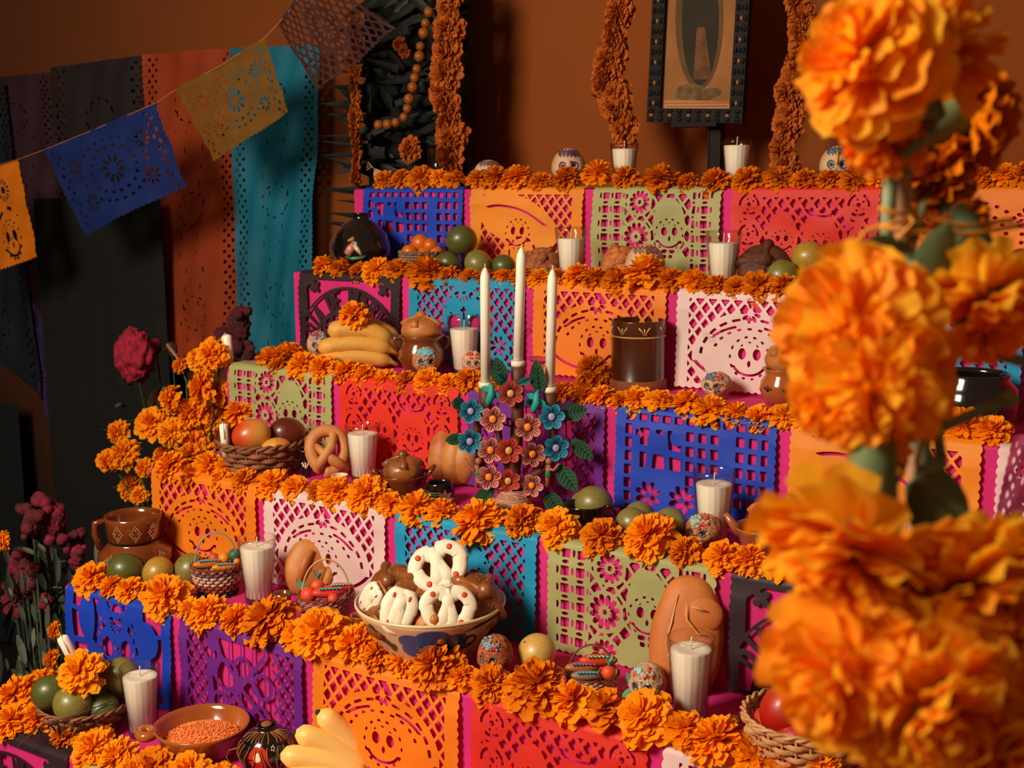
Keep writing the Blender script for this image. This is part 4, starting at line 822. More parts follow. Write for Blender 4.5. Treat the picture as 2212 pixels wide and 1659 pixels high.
dead_bread(P+Vector((.01, 0, R_*.7)), R_*.72, 'glazed knotted bread in the spouted terracotta bowl', crust, 8, h=.95)
# big pitcher step 5
P = on(5, 352, 1214); P.y = min(P.y, .15); m_ = mpp(P); R_ = 76*m_
prof = [(0, 0), (.6, 0), (.86, .12), (1.02, .42), (1.0, .64), (.72, .88), (.66, .95), (.74, 1.0), (.76, 1.5), (.80, 1.66)]
t = pot('clay_pitcher', 'large brown glazed clay pitcher with dotted diamonds', 'pitcher', P, prof, brown, s=R_, rz=face(P))
link('dark_band', MB().lathe([(R_*.70, R_*.885), (R_*.675, R_*.95), (R_*.75, R_*1.0)], 40), darkp, t)
handle(t, [(-R_*.76, 0, R_*1.55), (-R_*1.02, 0, R_*1.5), (-R_*1.04, 0, R_*1.2), (-R_*.92, 0, R_*.75)], [.007, .008, .008, .007], brown)
def onp(a, z): 
    rr = np.interp(z, [p[1] for p in prof[2:]], [p[0] for p in prof[2:]])*R_*1.008; return Vector((rr*sin(a), -rr*cos(a), z*R_))
pts = []
for a0 in (-.62, .05, .75): pts += [(a0+(i-j)*.05, 1.28+(i+j)*.055) for i in range(-2, 3) for j in range(-2, 3) if abs(i)+abs(j) > 1]
for a0 in (-.75, .0, .8): pts += [(a0+(i-j)*.045, .42+(i+j)*.036) for i in range(-4, 5) for j in range(-4, 5) if abs(i)+abs(j) > 1]
dotting(t, onp, pts, .0012, whitep)
# tiny mug & pot step 5
P = on(5, 602, 1322); m_ = mpp(P); t = pot('tiny_mug', 'tiny brown mug with a handle behind the largest left marigold', 'mug', P+Vector((0, .012, 0)), [(0, 0), (.8, 0), (.9, .5), (.9, 1.2), (1, 2.0)], brown, s=20*m_, rz=face(P), thick=.15)
handle(t, arc((20*m_*.9, 0, 20*m_*1.2), 20*m_*.8, 20*m_*.7, -1.4, 1.4), .003, brown)
P = on(5, 779, 1372); m_ = mpp(P); t = pot('tiny_pot', 'tiny orange-brown jar touching the big bowl', 'jar', P, [(0, 0), (.8, 0), (1.1, .4), (1.15, .8), (.85, 1.3), (.82, 1.7), (.95, 1.9)], tan, s=24*m_, rz=face(P), thick=.15)
P = on(5, 1158, 1462); m_ = mpp(P); t = pot('tiny_cup', 'tiny dark green cup in front of the grapefruit', 'cup', P+Vector((0, .0, 0)), [(0, 0), (.7, 0), (.85, .3), (.95, 1.3), (1, 1.7)], M('dark_green_glaze', (24, 38, 32), .2, coat=.6), s=20*m_, rz=face(P), thick=.15)
handle(t, arc((20*m_*.9, 0, 20*m_*.9), 20*m_*.7, 20*m_*.6, -1.4, 1.4), .002, MC['dark_green_glaze'])
P = on(5, 1562, 1578); m_ = mpp(P); t = pot('tiny_mug', 'tiny toppled brown mug right of the largest candle glass', 'mug', P+Vector((.004, .004, 16*m_)), [(0, 0), (.8, 0), (.9, .5), (.9, 1.2), (1, 2.0)], brown, s=15*m_, thick=.15)
t.rotation_euler = (0, 1.5, .9); handle(t, arc((15*m_*.9, 0, 15*m_*1.2), 15*m_*.9, 15*m_*.8, -1.4, 1.4), .002, brown)
# big painted bowl
P = spot(5, 932, .095); m_ = mpp(P); R_ = 162*m_
prof = [(0, 0), (.50, 0), (.54, .04), (.78, .42), (.97, .74), (1.0, .82)]
t = pot('big_bowl', 'big cream bowl painted with a blue flower, heaped with breads', 'bowl', P, prof, cream, s=R_, rz=face(P), thick=.035, n=56)
def onb(a, z): rr = np.interp(z, [p[1] for p in prof[1:]], [p[0] for p in prof[1:]])*R_*1.004; return Vector((rr*sin(a), -rr*cos(a), z*R_))
def patch(name, a0, z0, ra, rz_, mat, lobes=0, rot=0, o=1.0):
    Pg = []
    for i in range(28):
        th = 2*pi*i/28; row = []
        for j in range(6):
            q = j/5*(1+.12*cos(lobes*th) if lobes else 1); u, v_ = q*cos(th)*ra, q*sin(th)*rz_; u, v_ = u*cos(rot)-v_*sin(rot), u*sin(rot)+v_*cos(rot)
            p = onb(a0+u, z0+v_); row.append(tuple(Vector((p.x*o, p.y*o, p.z))))
        Pg.append(row)
    link(name, MB().grid(Pg, wrapu=True), mat, t)
bl = M('paint_blue', (10, 92, 150), .4, (6, 62, 112), 12, coat=.2)
for a0, z0, ra, rz_ in ((-.30, .56, .19, .12), (.02, .63, .24, .12), (.34, .53, .24, .13), (-.28, .42, .20, .12), (.30, .38, .26, .13), (.0, .46, .28, .2)): patch('painted_petal', a0, z0, ra, rz_, bl, o=1.004)
patch('painted_centre', .0, .40, .17, .13, M('paint_mauve', (176, 128, 112), .4), o=1.012)
for k in range(5): patch('painted_leaf', -.95+.075*k, .66-.06*k, .08, .055, M('paint_dark_green', (30, 52, 46), .4), rot=.7*(-1)**k, o=1.006)
link('painted_scroll', MB().tube([onb(a, z) for a, z in ((.46, .66), (.7, .73), (1.0, .76), (1.3, .80))], [.002, .006, .005, .002], 6, flat=.4), darkp, t)
link('painted_scroll', MB().tube([onb(.62+.12*cos(a)*(1-a/14), .50+.09*sin(a)*(1-a/14)) for a in np.linspace(-2, 5.5, 18)], .002, 6), darkp, t)
link('rim_band', MB().lathe([(R_*.965, R_*.81), (R_*.98, R_*.832), (R_*1.0, R_*.825), (R_*1.002, R_*.805)], 56), M('cream_rim', (222, 190, 146), .35), t)
zb = R_*.52; BP = Vector(P); fz = face(P); FX = Vector((cos(fz), sin(fz), 0)); FYv = Vector((sin(fz), -cos(fz), 0))
def bb(u, f, z, r, lab, mat, seed, rot, h=.7): dead_bread(BP+FX*(u*R_)+FYv*(f*R_)+Vector((0, 0, (z+.12)*R_)), r*R_*.93, lab, mat, seed, rot=rot, h=h, group='glossy breads heaped in the big bowl')
bb(-.40, -.05, .72, .40, 'glossy dough-boned roll highest at the left of the bowl heap', dcrust, 11, (.7, -.4, fz))
bb(-.50, .25, .50, .32, 'seeded roll low at the left rim of the big bowl', dcrust, 12, (.8, -.5, fz))
bb(.02, .52, .50, .30, 'golden roll at the front middle of the big bowl', crust, 13, (.9, .1, fz))
bb(.46, .15, .60, .44, 'large dark seeded roll at the right of the big bowl', dcrust, 14, (.6, .6, fz))
bb(.10, -.35, .75, .42, 'roll at the back of the bowl heap behind the top iced pretzel', crust, 15, (.4, .2, fz))
bb(-.10, .15, .62, .30, 'small seeded roll between the iced pretzels', dcrust, 16, (.8, 0, fz))
icing = M('white_icing', (244, 230, 204), .55, (232, 212, 180), 30, bump=.15, bs=60); reddot = M('red_sugar', (214, 66, 26), .6)
def pretzel(loc, s, rot, label, sx=1.):
    t = thing('iced_pretzel', label, 'pastry', loc, rot=rot, group=None)
    pts = []
    for k in range(40):
        a = pi*1.5+.35+(2*pi-.7)*k/39; pts.append((sx*s*.44*cos(a)*(1+.1*(sin(a) > 0)), 0, s*(.38*sin(a)-.12*(max(0, sin(a))**2)*(abs(cos(a)) < .35))))
    ss = [(-s*.1*sx, 0, -s*.40), (s*.02*sx, -.003, -s*.15), (s*.0, -.004, s*.05), (-s*.02, -.003, s*.2), (0, 0, s*.3)]
    for nm, mt, off, rr in (('icing', icing, -.005, .15), ('pastry', crust, .007, .14)):
        b = MB().tube([(x, y+off, z) for x, y, z in pts], s*rr, 10, up=(0, 1, 0), flat=.5, closed=True); b.tube([(x, y+off, z) for x, y, z in [(-s*.16*sx, 0, -s*.42), (-s*.08*sx, -.002, -s*.18), (0, -.004, s*.04), (0, -.003, s*.16), (0, 0, s*.30)]], s*rr*.95, 10, up=(0, 1, 0), flat=.5)
        b.tube([(x, y+off, z) for x, y, z in [(s*.16*sx, 0, -s*.42), (s*.08*sx, -.002, -s*.18), (0, -.004, s*.04)]], s*rr*.95, 10, up=(0, 1, 0), flat=.5)
        link(nm, b, mt, t)
    for x, z in ((-.36, .3), (.36, .3), (0, .02), (-.3, -.32), (.3, -.32)): link('sugar_dot', MB().ball((sx*s*x*.92, -.005-s*.078, s*z*.92), (s*.06*sx, s*.02, s*.06), 10, 6), reddot, t)
    return t
def pb(u, f, z): return BP+FX*(u*R_)+FYv*(f*R_)+Vector((0, 0, (z+.10)*R_))
pretzel(pb(.22, .72, .86), R_*.60, (-.35, .05, fz), 'round white iced pretzel with red dots at the front of the bowl')
pretzel(pb(.12, .15, 1.22), R_*.66, (-.55, -.35, fz), 'white iced pretzel with red dots on top of the bread heap')
pretzel(pb(-.40, .68, .84), R_*.62, (-.3, .28, fz-.2), 'narrow iced pretzel seen nearly edge-on at the left of the bowl', sx=.5)
pretzel(pb(-.74, .25, .86), R_*.55, (-.1, .75, fz-.9), 'iced pretzel turned edge-on against the left rim of the bowl', sx=.35)
# ------------------------------------------------------------------ baskets
def basket(P, R, H, label, rb=.75, rows=8, stakes=26, mat=None, bands=None, th=None, rim=True, oval=1., rimmat=None):
    t = thing('woven_basket', label, 'basket', P, face(P)); th = th or H/rows*.5
    b = MB(); 
    for k in range(stakes):
        a = 2*pi*k/stakes; b.tube([(R*(rb+(1-rb)*z)*cos(a), R*oval*(rb+(1-rb)*z)*sin(a), H*z) for z in (0, .5, 1)], th*.38, 5)
    link('stakes', b, mat, t, kind='stuff')
    for j in range(rows):
        z = (j+.5)/rows; r_ = R*(rb+(1-rb)*z**.8); n = stakes*4; pts = []
        for k in range(n):
            a = 2*pi*k/n; w_ = th*.75*cos(stakes/2*a+pi*j); pts.append(((r_+w_)*cos(a), (r_+w_)*oval*sin(a), H*z))
        link('woven_strand', MB().tube(pts, th*.52, 6, closed=True, flat=1.75), (bands[int(j/rows*len(bands))] if bands else mat), t)
    if rim:
        for q in (0, 1): link('rim_braid', MB().tube([((R+th*.6*cos(14*a+q*pi))*cos(a), (R+th*.6*cos(14*a+q*pi))*oval*sin(a), H+th*.5*sin(14*a+q*pi)) for a in np.linspace(0, 2*pi, 140)[:-1]], th*.55, 6, closed=True), rimmat or mat, t)
    link('basket_floor', MB().lathe([(0, .002), (R*rb, .002), (R*rb, .006), (0, .006)], 28, mat=SC(1, oval, 1)), mat, t)
    return t
wick = M('wicker_tan', (184, 122, 74), .75, (150, 92, 52), 40, bump=.3, bs=200); wick2 = M('wicker_brown', (150, 92, 58), .75, (116, 66, 40), 40, bump=.3, bs=200); wickp = M('wicker_pale', (206, 150, 98), .7, (176, 118, 70), 30, bump=.3, bs=200)
# mandarins in round basket (step 2)
P = spot(2, 912, .14); m_ = mpp(P); R_ = 48*m_; t = basket(P, R_, 46*m_, 'straight-sided woven basket of mandarins on the second step', rb=.96, rows=8, stakes=34, mat=M('wicker_grey', (150, 112, 84), .8, (120, 86, 62), 60))
for k, (u, f, z, r) in enumerate([(-.55, .35, .95, .36), (-.05, .1, 1.35, .40), (.38, .3, 1.25, .32), (.62, .35, .9, .34), (.1, .45, .85, .34), (-.3, -.4, 1.0, .36), (.4, -.4, 1.0, .36)]):
    fz2 = face(P); Q = P+Vector((cos(fz2), sin(fz2), 0))*(u*R_)+Vector((sin(fz2), -cos(fz2), 0))*(f*R_)+Vector((0, 0, z*R_))
    citrus(Q, r*R_, ORG, ['mandarin at the left rim of the straight-sided basket', 'largest mandarin on top of the basket heap', 'small mandarin with visible stem scar on top right of the heap', 'mandarin at the right rim of the straight-sided basket', 'mandarin low at the front of the heap', 'mandarin at the back left of the basket', 'mandarin at the back right of the basket'][k], 'mandarins in the straight-sided basket', rest=False)
# mango basket step 4
P = on(4, 570, 1020); m_ = mpp(P); R_ = 95*m_; fz3 = face(P); t = basket(P, R_, 72*m_, 'woven basket of mangoes on the fourth step', rb=.66, rows=6, stakes=22, mat=wick2)
ax = Vector((cos(fz3), sin(fz3), 0)); ay = Vector((sin(fz3), -cos(fz3), 0))
mango(P+ax*(-.26*R_)+ay*(.25*R_)+Vector((0, 0, .92*R_)), .44*R_, .4, mangom, 'large yellow-red mango in front in the fourth-step basket', rz=fz3)
mango(P+ax*(.55*R_)+ay*(-.1*R_)+Vector((0, 0, .86*R_)), .44*R_, .4, mangod, 'dark red mango at the right of the fourth-step basket', rz=fz3+.5, tilt=.5)
mango(P+ax*(-.68*R_)+ay*(-.1*R_)+Vector((0, 0, .85*R_)), .40*R_, .4, mangod, 'shaded mango at the left back of the fourth-step basket', rz=fz3+.8)
mango(P+ax*(.28*R_)+ay*(.50*R_)+Vector((0, 0, .68*R_)), .33*R_, .3, grad_mat('mango_yellow', (216, 150, 60), (206, 130, 50), 0), 'small yellow mango at the front right of the fourth-step basket', rz=fz3)
mari(P+ax*(-.52*R_)+ay*(.0)+Vector((0, 0, 1.36*R_)), .07, 'single marigold lying on the mangoes in the fourth-step basket', None, marim, up=(-.4, -.5, 1))
def taper(P, Q, r, label, wickdir=(-.01, -.005, -.03)):
    d = Vector(Q)-Vector(P); L = d.length; t = thing('taper_candle', label, 'candle', P, rot=look(d).to_euler(), group=None)
    link('wax', MB().lathe([(0, 0), (r, 0), (r, L*.93), (r*.8, L*.97), (r*.25, L), (0, L)], 20), M('white_wax', (250, 238, 214), .5), t)
    link('wick', MB().tube([(0, 0, L), (r*.4, 0, L+.004), (r*.9, 0, L-.004), (r*1.2, 0, L-.02), (r*1.15, 0, L-.035)], .001, 5), M('wick', (226, 208, 180), .8), t)
q_ = P+ax*(-.80*R_)+ay*(.35*R_)+Vector((0, 0, .5*R_)); taper(q_, q_+Vector((0, 0, 1.0*R_*.75))-ax*.004, .0095, 'short white candle stuck in the left of the mango basket')
# mango basket step 5 right
P = on(5, 1735, 1640); P.y = max(P.y, .07); m_ = mpp(P); R_ = 130*m_; fz4 = face(P); ax4 = Vector((cos(fz4), sin(fz4), 0)); ay4 = Vector((sin(fz4), -cos(fz4), 0))
t = basket(P, R_, 105*m_, 'pale woven basket of red mangoes at the bottom right', rb=.78, rows=7, stakes=26, mat=wickp)
mango(P+ax4*(-.34*R_)+ay4*(.2*R_)+Vector((0, 0, .92*R_)), .46*R_, .4, mangor, 'red mango on top in the bottom right basket', rz=fz4, tilt=-.8)
mango(P+ax4*(-.50*R_)+ay4*(.0*R_)+Vector((0, 0, .58*R_)), .40*R_, .4, mangom, 'orange mango half under the red one in the bottom right basket', rz=fz4+.4)
mango(P+ax4*(-.10*R_)+ay4*(.40*R_)+Vector((0, 0, .50*R_)), .44*R_, .4, mangor, 'red-orange mango low at the front of the bottom right basket', rz=fz4, tilt=.2)
mango(P+ax4*(.45*R_)+ay4*(.0*R_)+Vector((0, 0, .62*R_)), .44*R_, .4, mangor, 'mango behind the tied marigolds in the bottom right basket', rz=fz4+1)
# citrus basket step 6
P = on(6, 190, 1570); m_ = mpp(P); R_ = 98*m_; fz5 = face(P); ax5 = Vector((cos(fz5), sin(fz5), 0)); ay5 = Vector((sin(fz5), -cos(fz5), 0))
t = basket(P, R_, 62*m_, 'woven basket of dark green citrus on the lowest step', rb=.62, rows=6, stakes=24, mat=wick2)
for u, f, z, r, c, lab in [(-.72, .1, .95, .40, GREEN, 'dark green citrus at the left of the bottom basket'), (-.28, .55, .80, .42, OLIVE, 'green citrus blushing yellow at the front of the bottom basket'), (.32, .5, .55, .38, GREEN, 'dark green citrus low at the front right of the bottom basket'), (.1, .0, .9, .42, GREEN, 'shaded green citrus in the middle of the bottom basket'), (.74, .05, 1.08, .42, OLIVE, 'olive citrus behind the bottom candle glass'), (.35, -.4, .95, .4, GREEN, 'green citrus at the back of the bottom basket')]:
    citrus(P+ax5*(u*R_)+ay5*(f*R_)+Vector((0, 0, z*R_)), r*R_, c, lab, 'citrus fruits in the bottom left basket', rest=False)
mari(P+ax5*(-.05*R_)+ay5*(.45*R_)+Vector((0, 0, 1.42*R_)), .098, 'big marigold on top of the green citrus basket', None, marib, up=(.2, -.9, .8), kind=1)
q_ = P+ax5*(-.05*R_)+ay5*(.1*R_)+Vector((0, 0, 1.25*R_)); taper(q_, q_-ax5*(.36*R_)+Vector((0, 0, .95*R_)), .0115, 'leaning white candle behind the marigold on the citrus basket')
t = thing('dry_twig', 'thin dry twig with dark leaves hooked over the citrus basket rim', 'twig', P)
link('stem', MB().tube([ax5*(-1.4*R_)+ay5*(.9*R_)+Vector((0, 0, .2*R_)), ax5*(-.9*R_)+ay5*(.95*R_)+Vector((0, 0, .62*R_)), ax5*(-.2*R_)+ay5*(1.0*R_)+Vector((0, 0, .75*R_)), ax5*(.5*R_)+ay5*(.8*R_)+Vector((0, 0, .85*R_))], .0014, 5), M('twig', (74, 56, 34), .8), t)
for k in range(8):
    s_ = ax5*((-.9+.16*k)*R_)+ay5*(1.02*R_)+Vector((0, 0, .62*R_)); link('leaf', MB().leaf(s_, s_+ax5*rnd.uniform(-.02, .02)+Vector((0, -.005, rnd.uniform(-.035, -.01))), .007), M('dark_leaf', (30, 34, 22), .6), t)
# miniature handled baskets
def mini(i, px, py, wp, hp, label, bands, fruits, hcol, hh, tilt=0, ornaments=None):
    P = on(i, px, py); m_ = mpp(P); R_ = wp*m_/2; t = basket(P, R_, hp*m_, label, rb=.72, rows=9, stakes=36, mat=bands[0], bands=bands, th=hp*m_/18, rimmat=M('rim_rust', (120, 50, 28), .7))
    link('handle', MB().tube([(R_*.85*cos(a), -R_*.05, hp*m_+hh*m_*sin(a)) for a in np.linspace(0, pi, 18)], .0018, 8, mat=RY(tilt)), hcol, t)
    fz = face(P); ax_ = Vector((cos(fz), sin(fz), 0)); ay_ = Vector((sin(fz), -cos(fz), 0))
    for k, (kind, u, f, z, r, col, lab) in enumerate(fruits):
        Q = P+ax_*(u*R_)+ay_*(f*R_)+Vector((0, 0, hp*m_+z*R_)); mm = M('toy_%d_%d_%d' % col, col, .5)
        if kind == 'b': o = link('toy_fruit', MB().ball((0, 0, 0), r*R_, 16, 12), mm)
        else: o = link('toy_loaf', MB().ball((0, 0, 0), (r*R_*1.9, r*R_*.7, r*R_*.6), 18, 12), mm)
        o.location = Q; o.rotation_euler = (0, .1, fz+(.3 if kind == 'l' else 0)); tag(o, lab, 'ornament', 'sugar-paste miniatures in the little baskets')
        if kind == 'l':
            b = MB().tube([(x*r*R_, -.45*r*R_+.25*r*R_*sin(x*16), .55*r*R_) for x in np.linspace(-1.3, 1.3, 26)], .0014, 5); link('icing', b, M('icing_blue', (70, 170, 190), .5) if 'blue' in lab else (M('icing_lilac', (140, 100, 180), .5) if 'lilac' in lab else M('icing_mint', (150, 200, 160), .5)), o)
        if kind == 'b' and 'leaf' in lab:
            for q in range(5):
                p = Vector((0, 0, r*R_*.8)); link('leaf', MB().leaf(p, p+Vector((cos(q*1.3)*.012, sin(q*1.3)*.012, .02)), .006), M('paper_leaf', (84, 150, 116), .7), o)
    return P, R_, m_
white_w = M('straw_white', (206, 156, 128), .8); purp_w = M('straw_purple', (110, 66, 110), .8); red_w = M('straw_red', (150, 60, 34), .8); org_w = M('straw_orange', (190, 110, 50), .8); grn_w = M('straw_green', (36, 46, 24), .8); pnk_w = M('straw_pink', (176, 104, 100), .8)
mini(5, 471, 1282, 106, 66, 'striped miniature basket with a blue-grey loop handle', [grn_w, red_w, red_w, white_w, white_w, purp_w, org_w], [('l', -.35, .2, .1, .33, (196, 112, 44), 'orange toy loaf with blue icing in the striped basket'), ('l', .3, .45, .0, .28, (220, 130, 30), 'small toy loaf with blue icing at the striped basket front'), ('b', -.1, -.2, .2, .22, (200, 70, 24), 'red toy fruit at the back of the striped basket'), ('b', .3, -.1, .2, .24, (226, 130, 20), 'orange toy fruit in the striped basket'), ('b', .72, -.1, .3, .26, (50, 96, 66), 'dark green toy fruit at the right of the striped basket'), ('b', .8, .2, .1, .14, (226, 120, 20), 'tiny orange toy fruit at the striped basket rim')], M('wire_blue', (130, 150, 150), .4), 72)
mini(5, 706, 1338, 118, 58, 'pink miniature basket with a straw loop handle full of red toy fruit', [pnk_w, pnk_w], [('b', -.62, .3, .10, .30, (226, 70, 34), 'red toy fruit at the left of the pink basket'), ('b', -.3, -.2, .25, .26, (220, 84, 24), 'orange-red toy fruit with paper leaf on the pink basket'), ('l', .1, .3, .15, .34, (226, 60, 50), 'red toy loaf with blue icing in the pink basket'), ('l', .5, .0, .2, .30, (214, 60, 40), 'red toy loaf with mint icing at the right of the pink basket'), ('b', .25, .6, .0, .2, (220, 70, 40), 'small red toy fruit at the front of the pink basket')], M('straw_handle', (206, 160, 96), .6), 78)
mini(5, 1278, 1500, 116, 52, 'miniature brown basket with beaded rim and stick handle', [wick, white_w], [('l', -.35, .0, .15, .36, (176, 96, 40), 'brown toy loaf with lilac icing in the beaded basket'), ('l', -.2, .5, .05, .32, (146, 116, 96), 'grey toy loaf with blue icing in the beaded basket'), ('l', .25, -.25, .35, .40, (206, 60, 20), 'red toy loaf with mint icing at the back of the beaded basket'), ('b', .62, .35, .12, .27, (222, 72, 26), 'red toy fruit with leaf ribbon in the beaded basket')], M('stick_brown', (110, 54, 34), .6), 62)
for i, px, py, k in ((5, 655, 1262, 5), (5, 1362, 1478, 7), (5, 727, 1248, 4)):
    P = on(5, px, py+45); P = P+Vector((0, -.0, 0)); t = thing('paper_leaf_tuft', {655: 'tuft of green paper leaves left of the pink miniature basket', 1362: 'green paper ribbons trailing from the beaded miniature basket', 727: 'small green paper sprig behind the pink basket handle'}[px], 'ornament', P+Vector((0, 0, .03 if px != 727 else .05)))
    for q in range(k): 
        a = rnd.uniform(-.9, .9); dz = -.03 if px == 1362 and q > 2 else .03
        link('leaf', MB().leaf((0, 0, 0), (.02*sin(a), -.006, dz*cos(a)), .009, up=(0, 1, 0)), M('paper_leaf', (84, 150, 116), .7), t)
# ------------------------------------------------------------------ bananas
P = on(3, 770, 798); fz = face(P); ax_ = Vector((cos(fz), sin(fz), 0)); m_ = mpp(P)
for k, (u, z, f, L, rr, tl_, bd, ln) in enumerate([(0.0, .020, .00, .175, .020, .04, .6, 'lowest banana of the third-step bunch'), (.0, .050, .004, .18, .022, .04, .75, 'spotted banana second from the bottom of the third-step bunch'), (.014, .082, .012, .16, .023, .18, .95, 'upper banana of the third-step bunch'), (.045, .07, .03, .15, .023, .5, 1.1, 'banana curling down at the right of the third-step bunch'), (.04, .085, .06, .15, .020, .35, .8, 'back banana topping the third-step bunch')]):
    Q = P+ax_*u+Vector((-sin(fz), cos(fz), 0))*f+Vector((0, 0, z)); 
    o = banana((0, 0, 0), (0, 0, 0), ln, banm, L, rr, bd, 'banana bunch on the third step'); o.matrix_world = TR(Q+Vector((0, 0, .012))) @ RZ(fz) @ RY(tl_) @ RX(pi) @ TR((0, 0, 0))
mari(P-ax_*.012+Vector((0, .015, .128)), .080, 'single marigold perched on the banana bunch', None, marim, up=(0, -.8, 1), kind=2)
P = on_axis(700, 1650, 2, top(6)); P.y = max(P.y, -.2); P = on(6, 715, 1700); fz = face(P); ax_ = Vector((cos(fz), sin(fz), 0)); ayb = Vector((-sin(fz), cos(fz), 0))
for k, (u, z, f, L, rr, a, bd) in enumerate([(-.02, .02, .0, .17, .021, .15, .7), (-.005, .042, .02, .17, .021, .35, .7), (.015, .055, .035, .17, .021, .62, .6), (.04, .060, .05, .17, .021, .95, .5)]):
    o = banana((0, 0, 0), (0, 0, 0), ['lowest pale banana at the bottom edge', 'second pale banana of the bottom edge bunch', 'third pale banana of the bottom edge bunch', 'steepest pale banana of the bottom edge bunch'][k], banp, L, rr, bd, 'pale bananas at the bottom edge')
    o.matrix_world = TR(P+ax_*u+ayb*f+Vector((0, 0, z))) @ RZ(fz) @ RY(a) @ RX(pi)
# ------------------------------------------------------------------ rice dish and raffia gourd
P = on(6, 450, 1625); P.y = min(P.y, -.105); m_ = mpp(P); R_ = 98*m_; fz6 = face(P)
t = pot('clay_dish', 'shallow brown clay dish with a ring handle holding orange rice', 'dish', P, [(0, 0), (.6, 0), (.85, .25), (.98, .64), (1.04, .74)], tan, s=R_, rz=fz6, thick=.05, n=48)
link('handle', MB().tube([(-R_*1.16+R_*.15*cos(a), R_*.0+R_*.19*sin(a), R_*(.66)) for a in np.linspace(0, 2*pi, 18)[:-1]], .010, 10, closed=True), tan, t)
for a0 in (.5, 1.0): 
    for k in range(6): link('painted_dots', MB().ball((R_*.9*sin(a0+2.3)+.006*cos(k), -R_*.9*cos(a0+2.3)+.002, R_*.46+.006*sin(k*1.05)), .0022, 6, 4), whitep, t)
b = MB(); Pg = []
for i in range(40):
    a = 2*pi*i/40; row = []
    for j in range(14):
        q = j/13; x, y = R_*.80*q*cos(a), R_*.80*q*sin(a); row.append((x, y, R_*(.42+.17*(1-q*q))+.004*noise.noise(Vector((x*90, y*90, 3)))))
    Pg.append(row)
b.grid(Pg, wrapu=True); R2 = random.Random(4)
for k in range(900):
    a, q = R2.uniform(0, 6.28), sqrt(R2.random())*.8; x, y = R_*q*cos(a), R_*q*sin(a); b.ball((x, y, R_*(.425+.17*(1-q*q/.64))+.002), (R2.uniform(.001, .0035), .0014, .0014), 5, 3, mat=None)
link('orange_rice', b, M('rice_orange', (246, 146, 74), .7, (232, 116, 44), 60), P and thing('rice', 'heap of orange rice in the clay dish', 'food', P, fz6), kind='stuff')
P = on(6, 580, 1662); m_ = mpp(P); R_ = 62*m_; fz7 = face(P)
t = pot('painted_gourd', 'black painted gourd with red flowers wrapped in raffia', 'gourd', P, [(0, 0), (.5, 0), (.85, .3), (1.0, .8), (.85, 1.25), (.5, 1.5), (.28, 1.6), (.36, 1.68)], black, s=R_, rz=fz7, thick=.05)
def ong(a, z, o=1.01): rr = np.interp(z, [0, .3, .8, 1.25, 1.5, 1.6], [.5, .85, 1, .85, .5, .3])*R_*o; return Vector((rr*sin(a), -rr*cos(a), z*R_))
def gp(name, a0, z0, ra, rz_, mat, o=1.012):
    link(name, MB().grid([[tuple(ong(a0+q/4*ra*cos(th), z0+q/4*rz_*sin(th), o)) for q in range(5)] for th in np.linspace(0, 2*pi, 17)[:-1]], wrapu=True), mat, t)
gp('painted_flower', -.35, .85, .38, .42, M('paint_red_bright', (196, 40, 20), .25, coat=.5)); gp('painted_centre', -.38, .9, .13, .16, M('paint_cream', (240, 210, 170), .3), 1.02)
gp('painted_bud', .0, .75, .12, .14, M('paint_red', (150, 24, 16), .3), 1.02)
for a0, z0 in ((.3, .8), (.4, .45), (.1, .4), (.5, 1.05)): gp('painted_leaf', a0, z0, .16, .15, M('paint_leaf', (44, 62, 40), .3), 1.012)
for k in range(5): gp('painted_dots', .2+.06*cos(k*1.25), 1.18+.07*sin(k*1.25), .025, .03, whitep, 1.02)
link('lid', MB().ball((0, 0, R_*1.68), (R_*.2, R_*.2, R_*.1), 12, 8), redclay, t)
raf = M('raffia', (156, 96, 44), .8)
for k in range(14):
    a = -1.5+3.0*k/13+rnd.uniform(-.06, .06); pts = [ong(a*.6, 1.58, 1.3)]+[ong(a+.12*sin(z*4+k), z, 1.05) for z in (1.4, 1.1, .8, .5, .2)]
    link('raffia_strand', MB().tube(pts, .0011, 4), raf, t)
link('raffia_strand', MB().tube([ong(-1.2, 1.1, 1.2), ong(-1.5, .9, 1.35), ong(-1.6, .6, 1.5), ong(-1.4, .4, 1.4), ong(-1.6, .1, 1.5)], .0012, 4), raf, t)
P = spot(6, 105, .08); tag(link('egg_cup', MB().ball((0, 0, .012), (.018, .018, .012), 16, 10), M('white_glaze', (236, 214, 190), .3), loc=P+Vector((0, 0, 0))), 'small white ceramic piece left of the citrus basket', 'ornament')
# ------------------------------------------------------------------ flowered candelabra
P = on(4, 1108, 1108); fz = face(P); yc = P.y; CP = Vector(P)
t = thing('flowered_candelabra', 'clay candelabra covered in painted clay flowers and leaves holding three white candles', 'candelabra', P, fz)
INV = (TR(P) @ RZ(fz)).inverted(); m_ = mpp(P)
nrm = Vector((sin(fz), -cos(fz), 0))      # towards the camera
def cl(px, py, f=0):   # point of the candelabra's own plane, f metres nearer
    d = ray(px, py); k = (P+nrm*f-CAM).dot(nrm)/d.dot(nrm); return INV @ (CAM+d*k)
clay = M('candelabra_clay', (100, 48, 24), .6, (80, 36, 18), 14); mauve = M('vase_mauve', (166, 104, 84), .7)
vz = lambda py: cl(1108, py).z
vp = [(0, 0), (20, 1112), (30, 1098), (37, 1082), (30, 1070), (24, 1062)]
pr = [(0, 0), (22*m_, 0), (34*m_, 12*m_), (40*m_, 28*m_), (34*m_, 42*m_), (26*m_, 50*m_), (24*m_, 54*m_)]
link('vase', MB().lathe(pr, 32), mauve, t)
